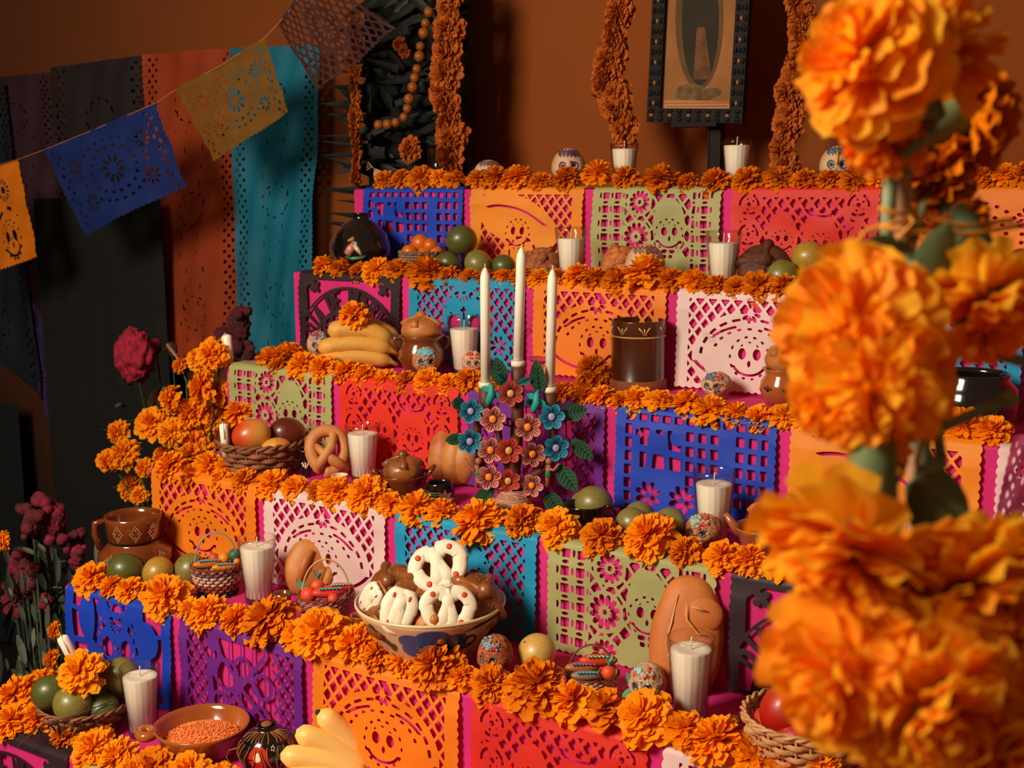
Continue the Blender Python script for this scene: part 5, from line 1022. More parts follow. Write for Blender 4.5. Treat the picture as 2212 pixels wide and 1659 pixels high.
rz_at = lambda z: np.interp(z, [p[1] for p in pr[1:]], [p[0] for p in pr[1:]])*1.015
vs = lambda a, z: (rz_at(z)*sin(a), -rz_at(z)*cos(a), z)
for z in (30*m_, 34*m_, 49*m_): link('painted_line', MB().tube([vs(a, z) for a in np.linspace(0, 2*pi, 33)[:-1]], .0007, 5, closed=True), whitep, t)
for k in range(10):
    a0 = k*2*pi/10
    link('painted_petal', MB().tube([vs(a0+.22*sin(u), (18+10*cos(u))*m_) for u in np.linspace(0, 2*pi, 13)[:-1]], .0007, 5, closed=True), whitep, t)
    link('painted_petal', MB().ball(vs(a0, 19*m_), (.0016, .0016, .0035), 8, 5), whitep, t)
    link('painted_line', MB().tube([vs(a0+.3, 36*m_), vs(a0+.3, 42*m_), vs(a0+.05, 46*m_)], .0006, 5), whitep, t)
link('base_foot', MB().lathe([(0, -.0), (24*m_, 0), (26*m_, 4*m_), (22*m_, 7*m_)], 24), M('foot_white', (216, 186, 150), .6), t)
for pts, r in [([(1108, 1062), (1112, 1000), (1118, 900), (1120, 790)], .0125), ([(1110, 1050), (1040, 1010), (1030, 930), (1048, 838)], .0085), ([(1112, 1050), (1180, 1010), (1196, 940), (1188, 850)], .0085), ([(1110, 1055), (1080, 960), (1075, 900)], .006)]:
    link('clay_arm', MB().tube([cl(*p, -.012) for p in pts], [r, r, r, r][:len(pts)], 12), clay, t)
wax = M('white_wax', (250, 238, 214), .5)
for k, (bx_, by, tx, ty, rp) in enumerate([(1049, 836, 1048, 580, 10.5), (1119, 790, 1127, 537, 10.5), (1188, 846, 1194, 583, 10.5)]):
    B_, T_ = cl(bx_, by, -.012), cl(tx, ty, -.012); B_.y = T_.y = -(-.012) if False else B_.y; r = rp*m_
    link('candle_cup', MB().lathe([(0, -.001), (r*1.4, -.001), (r*1.45, .004), (r*1.4, .010), (r*1.1, .0105)], 24, mat=TR(B_)), M('cup_white', (232, 214, 190), .6), t)
    link('clay_socket', MB().lathe([(r*.9, -.06), (r*1.35, -.03), (r*1.4, 0), (0, 0)], 20, mat=TR(B_)), clay, t)
    # the candle itself is lifted out of its cup: a thing of its own
    W_ = TR(P) @ RZ(fz); d = T_-B_; L = d.length
    c = thing('taper_candle', ['left white taper candle of the clay candelabra', 'middle and highest white taper candle of the clay candelabra', 'right white taper candle of the clay candelabra'][k], 'candle', W_ @ (B_+Vector((0, 0, .009))), rot=(W_ @ d.to_track_quat('Z', 'Y').to_matrix().to_4x4()).to_euler(), group=None)
    link('wax', MB().lathe([(0, 0), (r*1.02, 0), (r, L*.85), (r*.96, L*.90), (r*.55, L*.945), (r*.42, L*.955), (r*.36, L*.965), (0, L*.965)], 20), wax, c)
    link('wick', MB().tube([(0, 0, L*.96), (.002, 0, L*.972), (-.001, 0, L*.985), (.0015, 0, L)], .0013, 6), M('wick', (226, 208, 180), .8), c)
def clay_flower(px, py, rp, col, rim, cen, rot=0, f=.012, tilt=(0, 0)):
    c = cl(px, py, f); R_ = rp*m_*1.03; Pg = []; n = 72
    for i in range(n):
        a = 2*pi*i/n; lob = .70+.30*abs(cos(3*a))**.75; row = []
        for j in range(9):
            q = j/8; rr = R_*lob*q; gro = -.0011*max(0, cos(a*18*2))**3*(.3 < q < .93); row.append((rr*cos(a+rot), -.006*q*q*(-1)*-1+.0-gro*-1, rr*sin(a+rot)))
        Pg.append(row)
    mt = TR(c) @ RX(tilt[0]) @ RZ(tilt[1])
    fo = link('clay_flower', MB().grid(Pg, wrapu=True, mat=mt), M('fl_%d_%d_%d' % rim, rim, .6), t)
    # grooves in the darker colour
    b = MB()
    for k in range(24):
        a = 2*pi*(k+.5)/24; lob = .70+.30*abs(cos(3*a))**.75
        b.tube([(R_*lob*q*cos(a+rot), -.0012-.006*q*q, R_*lob*q*sin(a+rot)) for q in (.30, .58, .86)], [R_*.030, R_*.060, R_*.036], 5, mat=mt, flat=.6)
    link('groove', b, M('flg_%d_%d_%d' % col, col, .6), fo)
    link('flower_centre', MB().ball((0, -.004, 0), (R_*.27, R_*.13, R_*.29), 14, 8, mat=mt), M('flc_%d_%d_%d' % cen, cen, .55), fo)
RED = ((130, 44, 32), (186, 72, 52), (222, 160, 84)); RED2 = ((150, 40, 24), (196, 60, 36), (206, 160, 70)); PK = ((110, 36, 40), (206, 120, 100), (240, 130, 20)); BLU = ((0, 66, 100), (22, 132, 156), (160, 140, 190))
for px, py, rp, (c1, c2, c3), rot in [(1103, 849, 28, RED, .5), (1017, 888, 26, BLU, .3), (1065, 905, 28, PK, .2), (1140, 922, 29, PK, .5), (1192, 900, 28, BLU, .1), (1015, 953, 27, BLU, .6), (1060, 972, 28, PK, .3), (1099, 973, 28, RED2, .1), (1150, 980, 28, PK, .7), (1201, 967, 28, BLU, .4), (1056, 1030, 27, PK, .2), (1098, 1038, 27, RED2, .5), (1149, 1048, 25, PK, .9)]:
    clay_flower(px, py, rp, c1, c2, c3, rot, f=.012+rnd.uniform(-.004, .006), tilt=(rnd.uniform(-.15, .15), rnd.uniform(-.2, .2)))
    link('wire_stem', MB().tube([cl(px, py, .004), cl((px+1115)/2, py+12, -.01), cl(1116, py+20, -.012)], .002, 5), clay, t)
lg = M('clay_leaf', (30, 84, 50), .6, (22, 66, 40), 20)
def cleaf(a, b_, w_, col=lg, f=.0, g=M('leaf_vein', (16, 56, 34), .6)):
    A, B = cl(*a, f), cl(*b_, f+.006); wv = w_*m_; lf = link('leaf', MB().leaf(A, B, wv, up=(0, 1, 0), n=8, cup=-.25), col, t)
    b = MB(); D = B-A; S_ = Vector((D.z, 0, -D.x)).normalized(); 
    b.tube([A+Vector((0, -.0016, 0)), (A+B)/2+Vector((0, -.0016, 0)), B], .0007, 4)
    for k in range(1, 6):
        p = A+D*(k/7)+Vector((0, -.0016, 0)); [b.tube([p, p+D*.14+S_*sg*wv*.36+Vector((0, -.002, 0))], .0005, 4) for sg in (-1, 1)]
    link('vein', b, g, lf)
for a, b_, w_ in [((1085, 835), (1072, 772), 36), ((1165, 850), (1157, 778), 34), ((1003, 872), (975, 870), 30), ((1215, 895), (1268, 885), 40), ((1000, 945), (962, 952), 26), ((1235, 950), (1280, 992), 34), ((1205, 1005), (1245, 1060), 40), ((1066, 1052), (1026, 1092), 36), ((1180, 1062), (1212, 1112), 40), ((1028, 985), (1030, 1005), 14)]:
    cleaf(a, b_, w_)
tqm = M('clay_teal', (10, 110, 120), .6, (8, 90, 104), 20); tqb = M('clay_turquoise', (20, 150, 136), .6)
cleaf((1092, 822), (1075, 802), 20, tqm, .004); cleaf((1120, 828), (1148, 818), 18, tqm, .004); cleaf((1150, 872), (1138, 862), 22, tqm, .0)
for bx_, by, s_ in ((1062, 852, -1), (1160, 868, 1)):
    bd = link('clay_bird', MB().tube([cl(bx_+s_*4, by-26, .008), cl(bx_, by-18, .012), cl(bx_, by, .014), cl(bx_-6, by+14, .010), cl(bx_-8, by+24, .008)], [.002, .005, .0085, .007, .004], 10), tqb, t)
    link('wing', MB().leaf(cl(bx_-2, by-8, .016), cl(bx_-22, by-16, .014), .012, up=(0, 1, 0)), tqb, bd); link('wing', MB().leaf(cl(bx_+2, by-4, .016), cl(bx_+20, by+10, .014), .012, up=(0, 1, 0)), tqb, bd)
skin = M('clay_skin', (166, 92, 56), .6)
for px, s_, gr in ((1032, -1, (1032, 1000)), (1184, 1, (1184, 1020))):
    fg = link('clay_figure', MB().tube([cl(px+s_*2, 1004, .004), cl(px, 1020, .006), cl(px-2, 1052, .006)], [.005, .006, .004], 10), skin, t)
    link('clay_arm', MB().tube([cl(px-s_*2, 1012, .006), cl(px+s_*12, 1016, .010), cl(px+s_*22, 1004, .008), cl(px+s_*30, 990, .004)], .003, 8), skin, fg)
    link('head', MB().ball(cl(px+2, 996, .006), .0075, 12, 8), skin, fg); link('tunic', MB().ball(cl(px, 1024, .008), (.0065, .005, .010), 10, 8), M('tunic_green', (40, 110, 60), .6), fg)
# little hat ornament with wire, behind candelabra
P = on(3, 1160, 815); m_ = mpp(P); t = thing('toy_hat', 'small pink crocheted hat ornament behind the right candelabra candle', 'ornament', P+Vector((0, .03, 0)), face(P))
link('stand', MB().lathe([(.022, 0), (.024, .004), (.018, .03), (.016, .034)], 20), M('terra_toy', (160, 70, 40), .7), t)
link('brim', MB().ball((0, 0, .040), (36*m_, 30*m_, .008), 24, 8), M('pink_yarn', (190, 60, 90), .9, (150, 40, 60), 60), t)
link('brim_lining', MB().ball((0, 0, .035), (30*m_, 25*m_, .006), 24, 8), M('red_yarn', (170, 40, 30), .9), t)
link('wire_loop', MB().tube([(-.02+.03*cos(a)-.02, 0, .075+.035*sin(a)) for a in np.linspace(-1.2, 3.6, 16)], .0012, 5), M('red_wire', (120, 30, 40), .5), t)
# marigold tuft by the crock
for px, py, d in ((1278, 800, .075), (1262, 838, .06), (1300, 832, .06)):
    Q = on(3, px, 850)+Vector((0, .05, 0)); Q = on_axis(px, py, 1, Q.y); mari(Q, d, 'drooping marigold leaning against the left side of the tall crock' if d > .07 else ('left' if px < 1280 else 'right')+' marigold head below the drooping one beside the tall crock', 'marigolds beside the tall crock', marid, kind=0)
# ------------------------------------------------------------------ framed print on an easel
yE = front(1)+.20
def fp(px, py, y=yE): return on_axis(px, py, 1, y)
TLc, TRc, BLc, BRc = fp(1420, -130), fp(1640, -135), fp(1403, 264), fp(1608, 268)
t = thing('framed_print', 'dark carved frame with a faded sepia religious print', 'picture', (0, 0, 0))
ox = (BRc-BLc).normalized(); oz = (TLc-BLc).normalized(); oy = ox.cross(oz)*-1 if ox.cross(oz).y < 0 else ox.cross(oz); Wf = (BRc-BLc).length; Hf = (TLc-BLc).length
FM = Matrix((ox, oy, oz)).transposed().to_4x4(); FM.translation = BLc; t.matrix_world = FM
fb = M('frame_black', (14, 9, 6), .7, (26, 17, 10), 60, spec=.25); gold = M('frame_gold', (150, 92, 44), .5, spec=.3); fwid = .034
for (x0, z0, x1, z1) in ((0, 0, Wf, fwid), (0, Hf-fwid, Wf, Hf), (0, fwid, fwid, Hf-fwid), (Wf-fwid, fwid, Wf, Hf-fwid)):
    rail = link('frame_rail', MB().box(((x0+x1)/2, -.006, (z0+z1)/2), (x1-x0, .022, z1-z0)).mesh('frame_rail', smooth=False), fb, t)
    L = max(x1-x0, z1-z0); n = int(L/.024); b = MB(); b2 = MB()
    for k in range(n):
        u = (k+.5)/n; hx = (x1-x0) > (z1-z0); c = (x0+u*(x1-x0), -.018, (z0+z1)/2) if hx else ((x0+x1)/2, -.018, z0+u*(z1-z0))
        (b2 if k % 2 == 0 else b).ball(c, (.0042, .003, .0055) if not hx else (.0055, .003, .0042), 10, 6)
        for sg in (-1, 1): b.ball((c[0]+(0 if hx else sg*.010), c[1], c[2]+(sg*.010 if hx else 0)), (.008, .004, .005) if hx else (.005, .004, .008), 8, 5)
    link('carving', b, fb, rail, kind='stuff'); link('gold_bead', b2, gold, rail, kind='stuff')
paper = M('print_paper', (196, 130, 88), 1.0, (180, 116, 76), 6, spec=.1)
link('print', MB().box((Wf/2, .002, Hf/2), (Wf-2*fwid+.004, .002, Hf-2*fwid+.004)).mesh('print', smooth=False), paper, t)
def pin(px, py): 
    q = FM.inverted() @ fp(px, py); return Vector((q.x, -.0002, q.z))
def flatpoly(pts, o): return MB().add([(p.x, o, p.z) for p in pts], [tuple(range(len(pts)))])
link('print_panel', flatpoly([pin(1424, 216), pin(1588, 220), pin(1606, -60), pin(1442, -60)][::1], -.0006), M('print_sepia', (160, 104, 62), 1.0, (136, 90, 54), 9, spec=.1), t)
def ov(cx, cy, ax_, ay_, o, m, pw=2): link('print_shape', flatpoly([pin(cx+ax_*cos(a), cy+ay_*sin(a)) for a in np.linspace(0, 2*pi, 33)[:-1]], o), m, t)
ov(1510, 40, 52, 155, -.0010, M('print_glow', (104, 70, 38), 1.0, (88, 62, 36), 20)); ov(1512, 45, 40, 140, -.0014, M('print_dark', (52, 44, 32), 1.0, (44, 38, 28), 14))
link('print_shape', flatpoly([pin(*p) for p in ((1498, 172), (1538, 172), (1522, 60), (1505, 60))], -.0018), M('print_robe', (118, 72, 44), 1.0, (84, 54, 34), 30), t)
for cx, cy, rx, ry in ((1492, 196, 30, 14), (1516, 204, 34, 13), (1478, 206, 20, 9), (1540, 200, 18, 10)): ov(cx, cy, rx, ry, -.0022-cx*1e-6+.0014, M('print_leaves', (84, 66, 42), 1.0, (120, 92, 60), 40, spec=.1))
for k in range(4): link('print_line', MB().tube([pin(1432+8*k+x, 223+k*7+1.2*sin(x*.9+k)) for x in np.arange(0, 150-16*k, 3.)], .0005, 4), M('print_ink', (70, 46, 32), .7), t)
P = spot(1, 1540, .17); t = thing('easel', 'dark wooden easel holding the framed print', 'easel', (0, 0, 0)); dw = M('dark_wood', (34, 20, 14), .7, (24, 14, 10), 10, spec=.2)
A, B = on_axis(1541, 372, 1, yE+.03), on_axis(1545, 200, 1, yE+.03); wd = 32*mpp(A)
link('post', MB().box(((A.x+B.x)/2, yE+.045, (top(1)+B.z+.3)/2), (wd*.9, .03, B.z+.3-top(1))).mesh('post', smooth=False), dw, t)
link('post_edge', MB().box((A.x-wd*.38, yE+.03, (top(1)+B.z)/2), (.004, .006, B.z-top(1))).mesh('p', smooth=False), dw, t)
A, B = on_axis(1455, 375, 1, yE), on_axis(1880, 380, 1, yE)
link('base_board', MB().box(((A.x+B.x)/2, yE+.01, top(1)+.008), (B.x-A.x, .06, .018)).mesh('base_board', smooth=False), dw, t)
link('ledge', MB().box((BLc.x*.5+BRc.x*.5, yE+.01, BLc.z-.008), (.12, .05, .014)).mesh('ledge', smooth=False), dw, t)
A, B = on_axis(1462, 376, 1, yE-.025), on_axis(1556, 375, 1, yE-.025)
link('metal_strip', MB().box(((A.x+B.x)/2, yE-.022, top(1)+.012), (B.x-A.x, .003, .003)).mesh('metal_strip', smooth=False), M('steel', (190, 170, 150), .3, metal=.8), t)
# ------------------------------------------------------------------ garlands of marigold hanging against the wall
def garland(pts, wpx, label, y, n, mat):
    t = thing('marigold_garland', label, 'garland', on_axis(*pts[-1], 1, y)); inv = Matrix.Translation(-t.location)
    P_ = [on_axis(px, py, 1, y)-t.location for px, py in pts]; seg = [0]
    for a, b in zip(P_, P_[1:]): seg.append(seg[-1]+(b-a).length)
    link('cord', MB().tube(P_, .004, 6), M('dark_cord', (30, 28, 16), .8), t)
    for k in range(n):
        s_ = seg[-1]*(k+.5)/n; i = max(j for j in range(len(seg)) if seg[j] <= s_); i = min(i, len(P_)-2); u = (s_-seg[i])/(seg[i+1]-seg[i]); c = P_[i].lerp(P_[i+1], u); m_ = mpp(c+t.location)
        a = rnd.uniform(-2.2, .6) if k % 3 else rnd.uniform(-1.2, -.2); d = Vector((sin(a), -abs(cos(a))*.9, rnd.uniform(-.3, .3))); R_ = wpx*m_*.5
        o = link('marigold_head', HEADS[(k*3) % 7 if k % 7 != 3 else 0], mat, t); s_ = R_/.045*rnd.uniform(.6, 1.05); o.matrix_local = TR(c+d*R_*.32) @ look(d+Vector((0, -.5, 0))) @ RZ(rnd.uniform(0, 6)) @ SC(s_, s_, s_*.8)
wm = M('marigold_dry', (204, 100, 4), .8, (160, 70, 2), 50, trl=.2, contrast=(.4, .7))
garland([(1352, -60), (1345, 60), (1325, 130), (1318, 190), (1345, 245), (1362, 288)], 80, 'marigold garland curving down to the glass candle left of the framed print', front(1)+.14, 34, wm)
garland([(1730, -60), (1738, 40), (1745, 110), (1712, 190), (1708, 260), (1700, 330), (1695, 372)], 76, 'marigold garland hanging right of the framed print', front(1)+.16, 36, wm)
garland([(975, -60), (975, 60), (972, 130), (965, 200), (985, 245), (975, 300), (985, 340)], 78, 'thick marigold garland hanging over the dark leaves at left', front(1)+.13, 36, wm)
garland([(775, 40), (768, 150), (775, 210), (772, 290), (780, 330), (775, 395)], 44, 'thin sparse marigold garland at the left edge of the dark leaves', front(1)+.10, 18, wm)
for px, py, d in ((885, 322, .075), (862, 95, .04), (872, 112, .035)): 
    Q = on_axis(px, py, 1, front(1)+.12); mari(Q, d, {885: 'round marigold head low among the dark leaves', 862: 'upper small marigold bud on the dark leaf column', 872: 'lower small marigold bud on the dark leaf column'}[px], None, wm, up=(-.2, -1, .2), kind=2 if d > .05 else 0)
# string of hawthorn fruit
pts = [(930, -10), (926, 30), (918, 55), (914, 78), (908, 98), (906, 122), (900, 152), (895, 172), (890, 195), (884, 212), (880, 235), (872, 255), (858, 263), (846, 270), (832, 268), (818, 270)]
yS = front(1)+.11; base = on_axis(818, 270, 1, yS); t = thing('fruit_string', 'string of small yellow-orange fruits curving down over the dark leaves', 'garland', base)
cc = []
for k in range(0, 34):
    u = k/33*(len(pts)-1); i = min(int(u), len(pts)-2); f = u-i; cc.append((pts[i][0]*(1-f)+pts[i+1][0]*f, pts[i][1]*(1-f)+pts[i+1][1]*f))
bm_ = M('hawthorn', (172, 92, 14), .45, (140, 70, 10), 30)
Lb = 0; last = None
for c in cc:
    q = on_axis(*c, 1, yS)-base
    if last is None or (q-last).length > .024: link('fruit_bead', MB().ball((0, 0, 0), rnd.uniform(.0125, .0155), 14, 10), bm_, t, loc=q); last = q
link('cord', MB().tube([on_axis(*c, 1, yS)-base for c in pts], .0015, 5), M('dark_cord', (30, 28, 16), .8), t)
for px in (700,): pass
# dark leaf column with spiky leaves pointing left
yL = front(1)+.22; base = on_axis(900, 400, 1, yL); base.z = top(1); t = thing('palm_leaf_column', 'tall column wrapped in dark pointed palm leaves behind the left garlands', 'plant', base)
inv = Matrix.Translation(-base); dl = M('palm_dark', (13, 16, 6), .6, (10, 13, 5), 10, spec=.3); dl2 = M('palm_sheen', (11, 14, 7), .5, (12, 16, 8), 10, spec=.3)
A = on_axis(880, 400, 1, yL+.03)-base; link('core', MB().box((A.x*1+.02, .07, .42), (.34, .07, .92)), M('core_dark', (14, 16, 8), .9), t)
for k in range(120):
    px = rnd.uniform(790, 1020); py = -60+k/120*450; s_ = on_axis(px, py, 1, yL-rnd.uniform(0, .05))-base; a = rnd.uniform(-1.2, 1.2)+pi*(rnd.random() < .6); L = rnd.uniform(.08, .2)
    e = s_+Vector((cos(a)*L, -rnd.uniform(0, .03), sin(a)*L*.5)); 
    if e.x > on_axis(1030, 200, 1, yL).x-base.x: e.x = s_.x-abs(e.x-s_.x)
    link('palm_leaf', MB().leaf(s_, e, rnd.uniform(.018, .032), up=(0, 1, 0), n=4), rnd.choice([dl, dl, dl2]), t)
for sx, sy, ex, ey, w_ in [(790, 158, 725, 152, 16), (800, 195, 708, 186, 22), (800, 228, 690, 224, 28), (800, 296, 690, 293, 12), (800, 318, 690, 305, 12), (830, 330, 690, 336, 20), (800, 372, 700, 338, 18), (800, 412, 692, 410, 20), (800, 470, 698, 458, 14), (800, 492, 690, 478, 18), (860, 150, 760, 118, 14), (840, 420, 700, 404, 12), (800, 355, 740, 372, 14), (800, 438, 720, 432, 10), (880, 60, 790, 100, 20)]:
    s_, e = on_axis(sx, sy, 1, yL-.08)-base, on_axis(ex, ey, 1, yL-.10)-base; link('palm_leaf', MB().spike(s_, e, w_*.0017), dl2 if sy > 330 else dl, t)
# clear glass tumbler and husk on the top step
P = spot(1, 948, .06); t = thing('glass_tumbler', 'empty clear glass tumbler on the top step before the dark leaves', 'glass', P, face(P)); m_ = mpp(P); R_ = 24*m_
link('glass', MB().lathe([(0, 0), (R_*.85, 0), (R_, R_*3.6), (R_*.94, R_*3.6), (R_*.8, .006), (0, .006)], 32), GLASS, t)
P = spot(1, 820, .05); t = thing('corn_husk', 'pale dry husk with a curled tip at the left end of the top step', 'husk', P, face(P)); hm = M('husk', (206, 160, 110), .7)
link('husk_body', MB().leaf((.02, 0, .0), (-.012, -.01, .055), .035, up=(0, 1, 0)), hm, t)
for k in range(3): link('husk_tip', MB().tube([(-.008, -.008, .048), (-.02-.005*k, -.012, .062+.006*k), (-.034, -.01, .052+.006*k)], .0012, 5), hm, t)
# ------------------------------------------------------------------ flowers in the dark at the left
def stemmed(P, base, label, d, mat=None, up=None, kind=None, g=None):
    t = thing('marigold', label, 'flower', P, group=g); o = link('marigold_head', HEADS[kind if kind is not None else rnd.choice([0, 1, 2, 4, 6])], mat or marim, t); s_ = d/.085
    u = Vector(up or (rnd.uniform(-.6, .3), -.7, rnd.uniform(.1, .8))).normalized(); o.matrix_local = look(u) @ RZ(rnd.uniform(0, 6)) @ SC(s_, s_, s_*.9)
    b_ = Vector(base)-Vector(P); link('stem', MB().tube([-u*.0, -u*.03*s_+b_*.05, b_*.5+Vector((0, .01, 0)), b_], .0026, 6), stemm, t)
    return t
bq = on_axis(400, 1130, 1, .62); bq.z = top(6)-.1
LN = ['topmost', 'second', 'third', 'fourth', 'fifth', 'sixth', 'seventh', 'eighth', 'ninth', 'tenth', 'eleventh', 'twelfth', 'thirteenth', 'fourteenth', 'fifteenth', 'sixteenth', 'seventeenth', 'eighteenth', 'lowest']
lefts = [(458, 766, 72), (428, 775, 50), (390, 790, 40), (370, 862, 60), (440, 836, 76), (478, 850, 60), (415, 890, 74), (462, 905, 66), (330, 915, 78), (372, 935, 68), (420, 955, 64), (255, 932, 52), (232, 995, 52), (270, 980, 70), (282, 1052, 58), (455, 960, 60), (312, 1010, 44), (300, 1070, 40), (352, 985, 50)]
lefts.sort(key=lambda q: q[1])
for k, (px, py, dp) in enumerate(lefts):
    y_ = .48+.10*((k*7) % 5)/5; Q = on_axis(px, py, 1, y_); stemmed(Q, bq, LN[k]+' marigold, counted downward, in the loose stemmed bunch left of the steps', dp*mpp(Q)*1.02, rnd.choice([marim, marib, marim]), g='loose marigold bunch left of the altar')
t = thing('leaf_spray', 'dull green leaves among the loose marigold bunch left of the altar', 'leaves', bq)
for k in range(46):
    px, py = rnd.uniform(250, 470), rnd.uniform(830, 1110); s_ = on_axis(px, py, 1, .60)-bq; e = s_+Vector((rnd.uniform(-.05, .05), -.03, rnd.uniform(-.03, .06))); link('leaf', MB().leaf(s_, e, .014), rnd.choice([leafm(), M('leaf_grey', (72, 88, 72), .6), M('leaf_dark', (26, 36, 20), .6)]), t)
for a, b_ in (((322, 880), (350, 830)), ((345, 885), (360, 840)), ((365, 880), (352, 835))): link('broad_leaf', MB().leaf(on_axis(*a, 1, .5)-bq, on_axis(*b_, 1, .48)-bq, .03), M('leaf_grey', (72, 88, 72), .6), t)
def cockscomb(P, base, s, label, fan=True, mat=None, seed=0, g=None):
    t = thing('cockscomb', label, 'flower', P, group=g); R2 = random.Random(seed); Pg = []
    fn = lambda d: 1+.22*noise.noise(Vector((d.x*3+seed, d.y*3, d.z*3)))+.13*noise.noise(Vector((d.x*9, d.y*9+seed, d.z*9)))
    link('bloom', MB().ball((0, 0, 0), (s*.5, s*.4, s*.62) if fan else (s*.35, s*.3, s*.5), 56, 40, fn=fn), mat, t)
    if not fan:
        for k in range(7): link('floret', MB().ball((R2.uniform(-.5, .5)*s, R2.uniform(-.3, .1)*s, R2.uniform(-.6, .6)*s), s*R2.uniform(.12, .26), 16, 12, fn=fn), mat, t)
    b_ = Vector(base)-Vector(P); link('stem', MB().tube([(0, 0, -s*.2), b_*.5, b_], .003, 6), M('stem_dark', (38, 50, 28), .7), t)
cm1 = M('cockscomb_magenta', (176, 16, 50), .85, (120, 8, 34), 70, bump=.8, bs=240); cm2 = M('cockscomb_dark', (96, 14, 26), .9, (50, 8, 14), 60, bump=.8, bs=200)
Q = on_axis(290, 768, 1, .70); cockscomb(Q, bq, 92*mpp(Q), 'large magenta fan-shaped cockscomb left of the altar', mat=cm1, seed=3)
for px, py, sp_, k, lab in [(337, 748, 26, 1, 'small magenta cockscomb right of the large fan-shaped one'), (372, 755, 30, 2, 'dark cockscomb bud near the pale stem'), (515, 705, 74, 5, 'dark crimson cockscomb in front of the teal hanging'), (535, 770, 46, 6, 'lower dark crimson cockscomb behind the third step')]:
    Q = on_axis(px, py, 1, .80); cockscomb(Q, bq if px < 500 else (Q.x+.02, .8, .3), sp_*mpp(Q), lab, False if px != 337 else True, cm2 if px != 337 else cm1, k)
Q = on_axis(362, 745, 1, .69); t = thing('pale_stem', 'pale bare stem crossing above the marigold bunch', 'stem', Q); link('stem', MB().tube([(0, 0, 0), on_axis(392, 785, 1, .67)-Q], [.006, .003], 7), M('pale_twig', (150, 116, 80), .8), t)
q0 = on_axis(496, 800, 1, .52); q1 = on_axis(489, 722, 1, .52); taper(q0, q1, .0125, 'leaning white candle left of the sage banner above the marigold bunch')
# bottom left dark flowers
bq2 = on_axis(120, 1700, 1, .10); bq2.z = ZF
for k, (px, py, sp_) in enumerate([(70, 1130, 60), (118, 1120, 74), (160, 1180, 60), (168, 1200, 44), (55, 1250, 70), (30, 1290, 56), (70, 1240, 50), (40, 1220, 60), (110, 1390, 46), (100, 1300, 40)]):
    Q = on_axis(px, py, 1, .15+.05*(k % 3)); cockscomb(Q, bq2, sp_*mpp(Q), ['uppermost left', 'uppermost middle', 'upper right', 'second right', 'middle left', 'lowest left edge', 'centre', 'inner left', 'low, beside the blue bird banner', 'small mid-height'][k]+' dark red cockscomb of the shadowed lower left bunch', False, [M('cockscomb_dark2', (110, 14, 30), .9, (60, 8, 16), 60, bump=.8, bs=200), M('cockscomb_wine', (140, 14, 46), .9, (70, 8, 24), 60, bump=.8, bs=200)][k % 2], 20+k, 'dark red cockscombs at lower left')
t = thing('dried_foliage', 'grey-green wilted leaves under the dark red cockscombs', 'leaves', bq2)
for k in range(230):
    px, py = rnd.gauss(95, 60), rnd.uniform(1160, 1520); 
    if px > 190-(py-1200)*.18 and py > 1240: continue
    s_ = on_axis(px, py, 1, rnd.uniform(.12, .3))-bq2; a = rnd.uniform(0, 6.28); L = rnd.uniform(.035, .09); e = s_+Vector((cos(a)*L*.7, -.01, -abs(sin(a))*L))
    link('leaf', MB().leaf(s_, e, L*.22), rnd.choice([M('leaf_dark', (26, 36, 20), .6), M('leaf_dry', (66, 72, 52), .7), M('leaf_grey2', (96, 98, 78), .7), M('leaf_dark', (26, 36, 20), .6)]), t)
for k in range(9): 
    px = 30+k*18; link('stem', MB().tube([on_axis(px, 1180+rnd.uniform(0, 100), 1, .2)-bq2, on_axis(px*.6+40, 1420, 1, .2)-bq2, Vector((0, .1, 0))], .0016, 5), M('leaf_dark', (26, 36, 20), .6), t)
t = thing('flower_vase', 'tall dark vase on the floor holding the shadowed cockscombs', 'vase', (bq2.x, bq2.y+.1, ZF)); link('body', MB().lathe([(0, 0), (.09, 0), (.11, .1), (.09, .3), (.07, .42), (.08, .45), (.07, .45), (.06, .42), (0, .4)], 28), black, t)
t = thing('flower_vase', 'dark floor vase holding the loose marigold bunch', 'vase', (bq.x, bq.y, ZF)); link('body', MB().lathe([(0, 0), (.09, 0), (.12, .12), (.1, .4), (.07, .62), (.08, .68), (.07, .68), (.06, .62), (0, .6)], 28), black, t)
for px, py, dp in ((118, 1362, 34), (112, 1425, 40), (5, 1170, 40), (277, 1188, 34)): 
    Q = on_axis(px, py, 1, .03 if px != 277 else .2); mari(Q, dp*mpp(Q)*1.2, {118: 'upper small marigold at the left edge of the blue bird banner', 112: 'lower small marigold at the left edge of the blue bird banner', 5: 'marigold cut by the left edge of the picture, beside the cockscombs', 277: 'small marigold at the left behind the large pitcher'}[px], None, marim, up=(-.5, -.8, .2))
# orange side paper at the left end of step 5
A, B, D_, E_ = on(5, 132, 1240), Vector((-1.23, .24, .002)), Vector((-1.235, .24, -.16)), Vector((-1.235, 0.0, -.19))
quad_paper('side_paper', lambda X, Y: np.full_like(X, 9.), 'orange', [Vector((-1.225, .012, .0)), Vector((-1.225, .25, .004)), Vector((-1.232, .25, -.2)), Vector((-1.232, .012, -.2))], 'rust paper covering the left end of the fifth step', None, .002, 3, mat=M('paper_rust', (178, 66, 10), .8), res=1.)
quad_paper('side_paper', lambda X, Y: np.full_like(X, 9.), 'orange', [Vector((-1.216, .262, top(4))), Vector((-1.216, .5, top(4))), Vector((-1.222, .5, .01)), Vector((-1.222, .262, .01))], 'rust paper covering the left end of the fourth step', None, .002, 3, mat=M('paper_rust', (178, 66, 10), .8), res=1.)
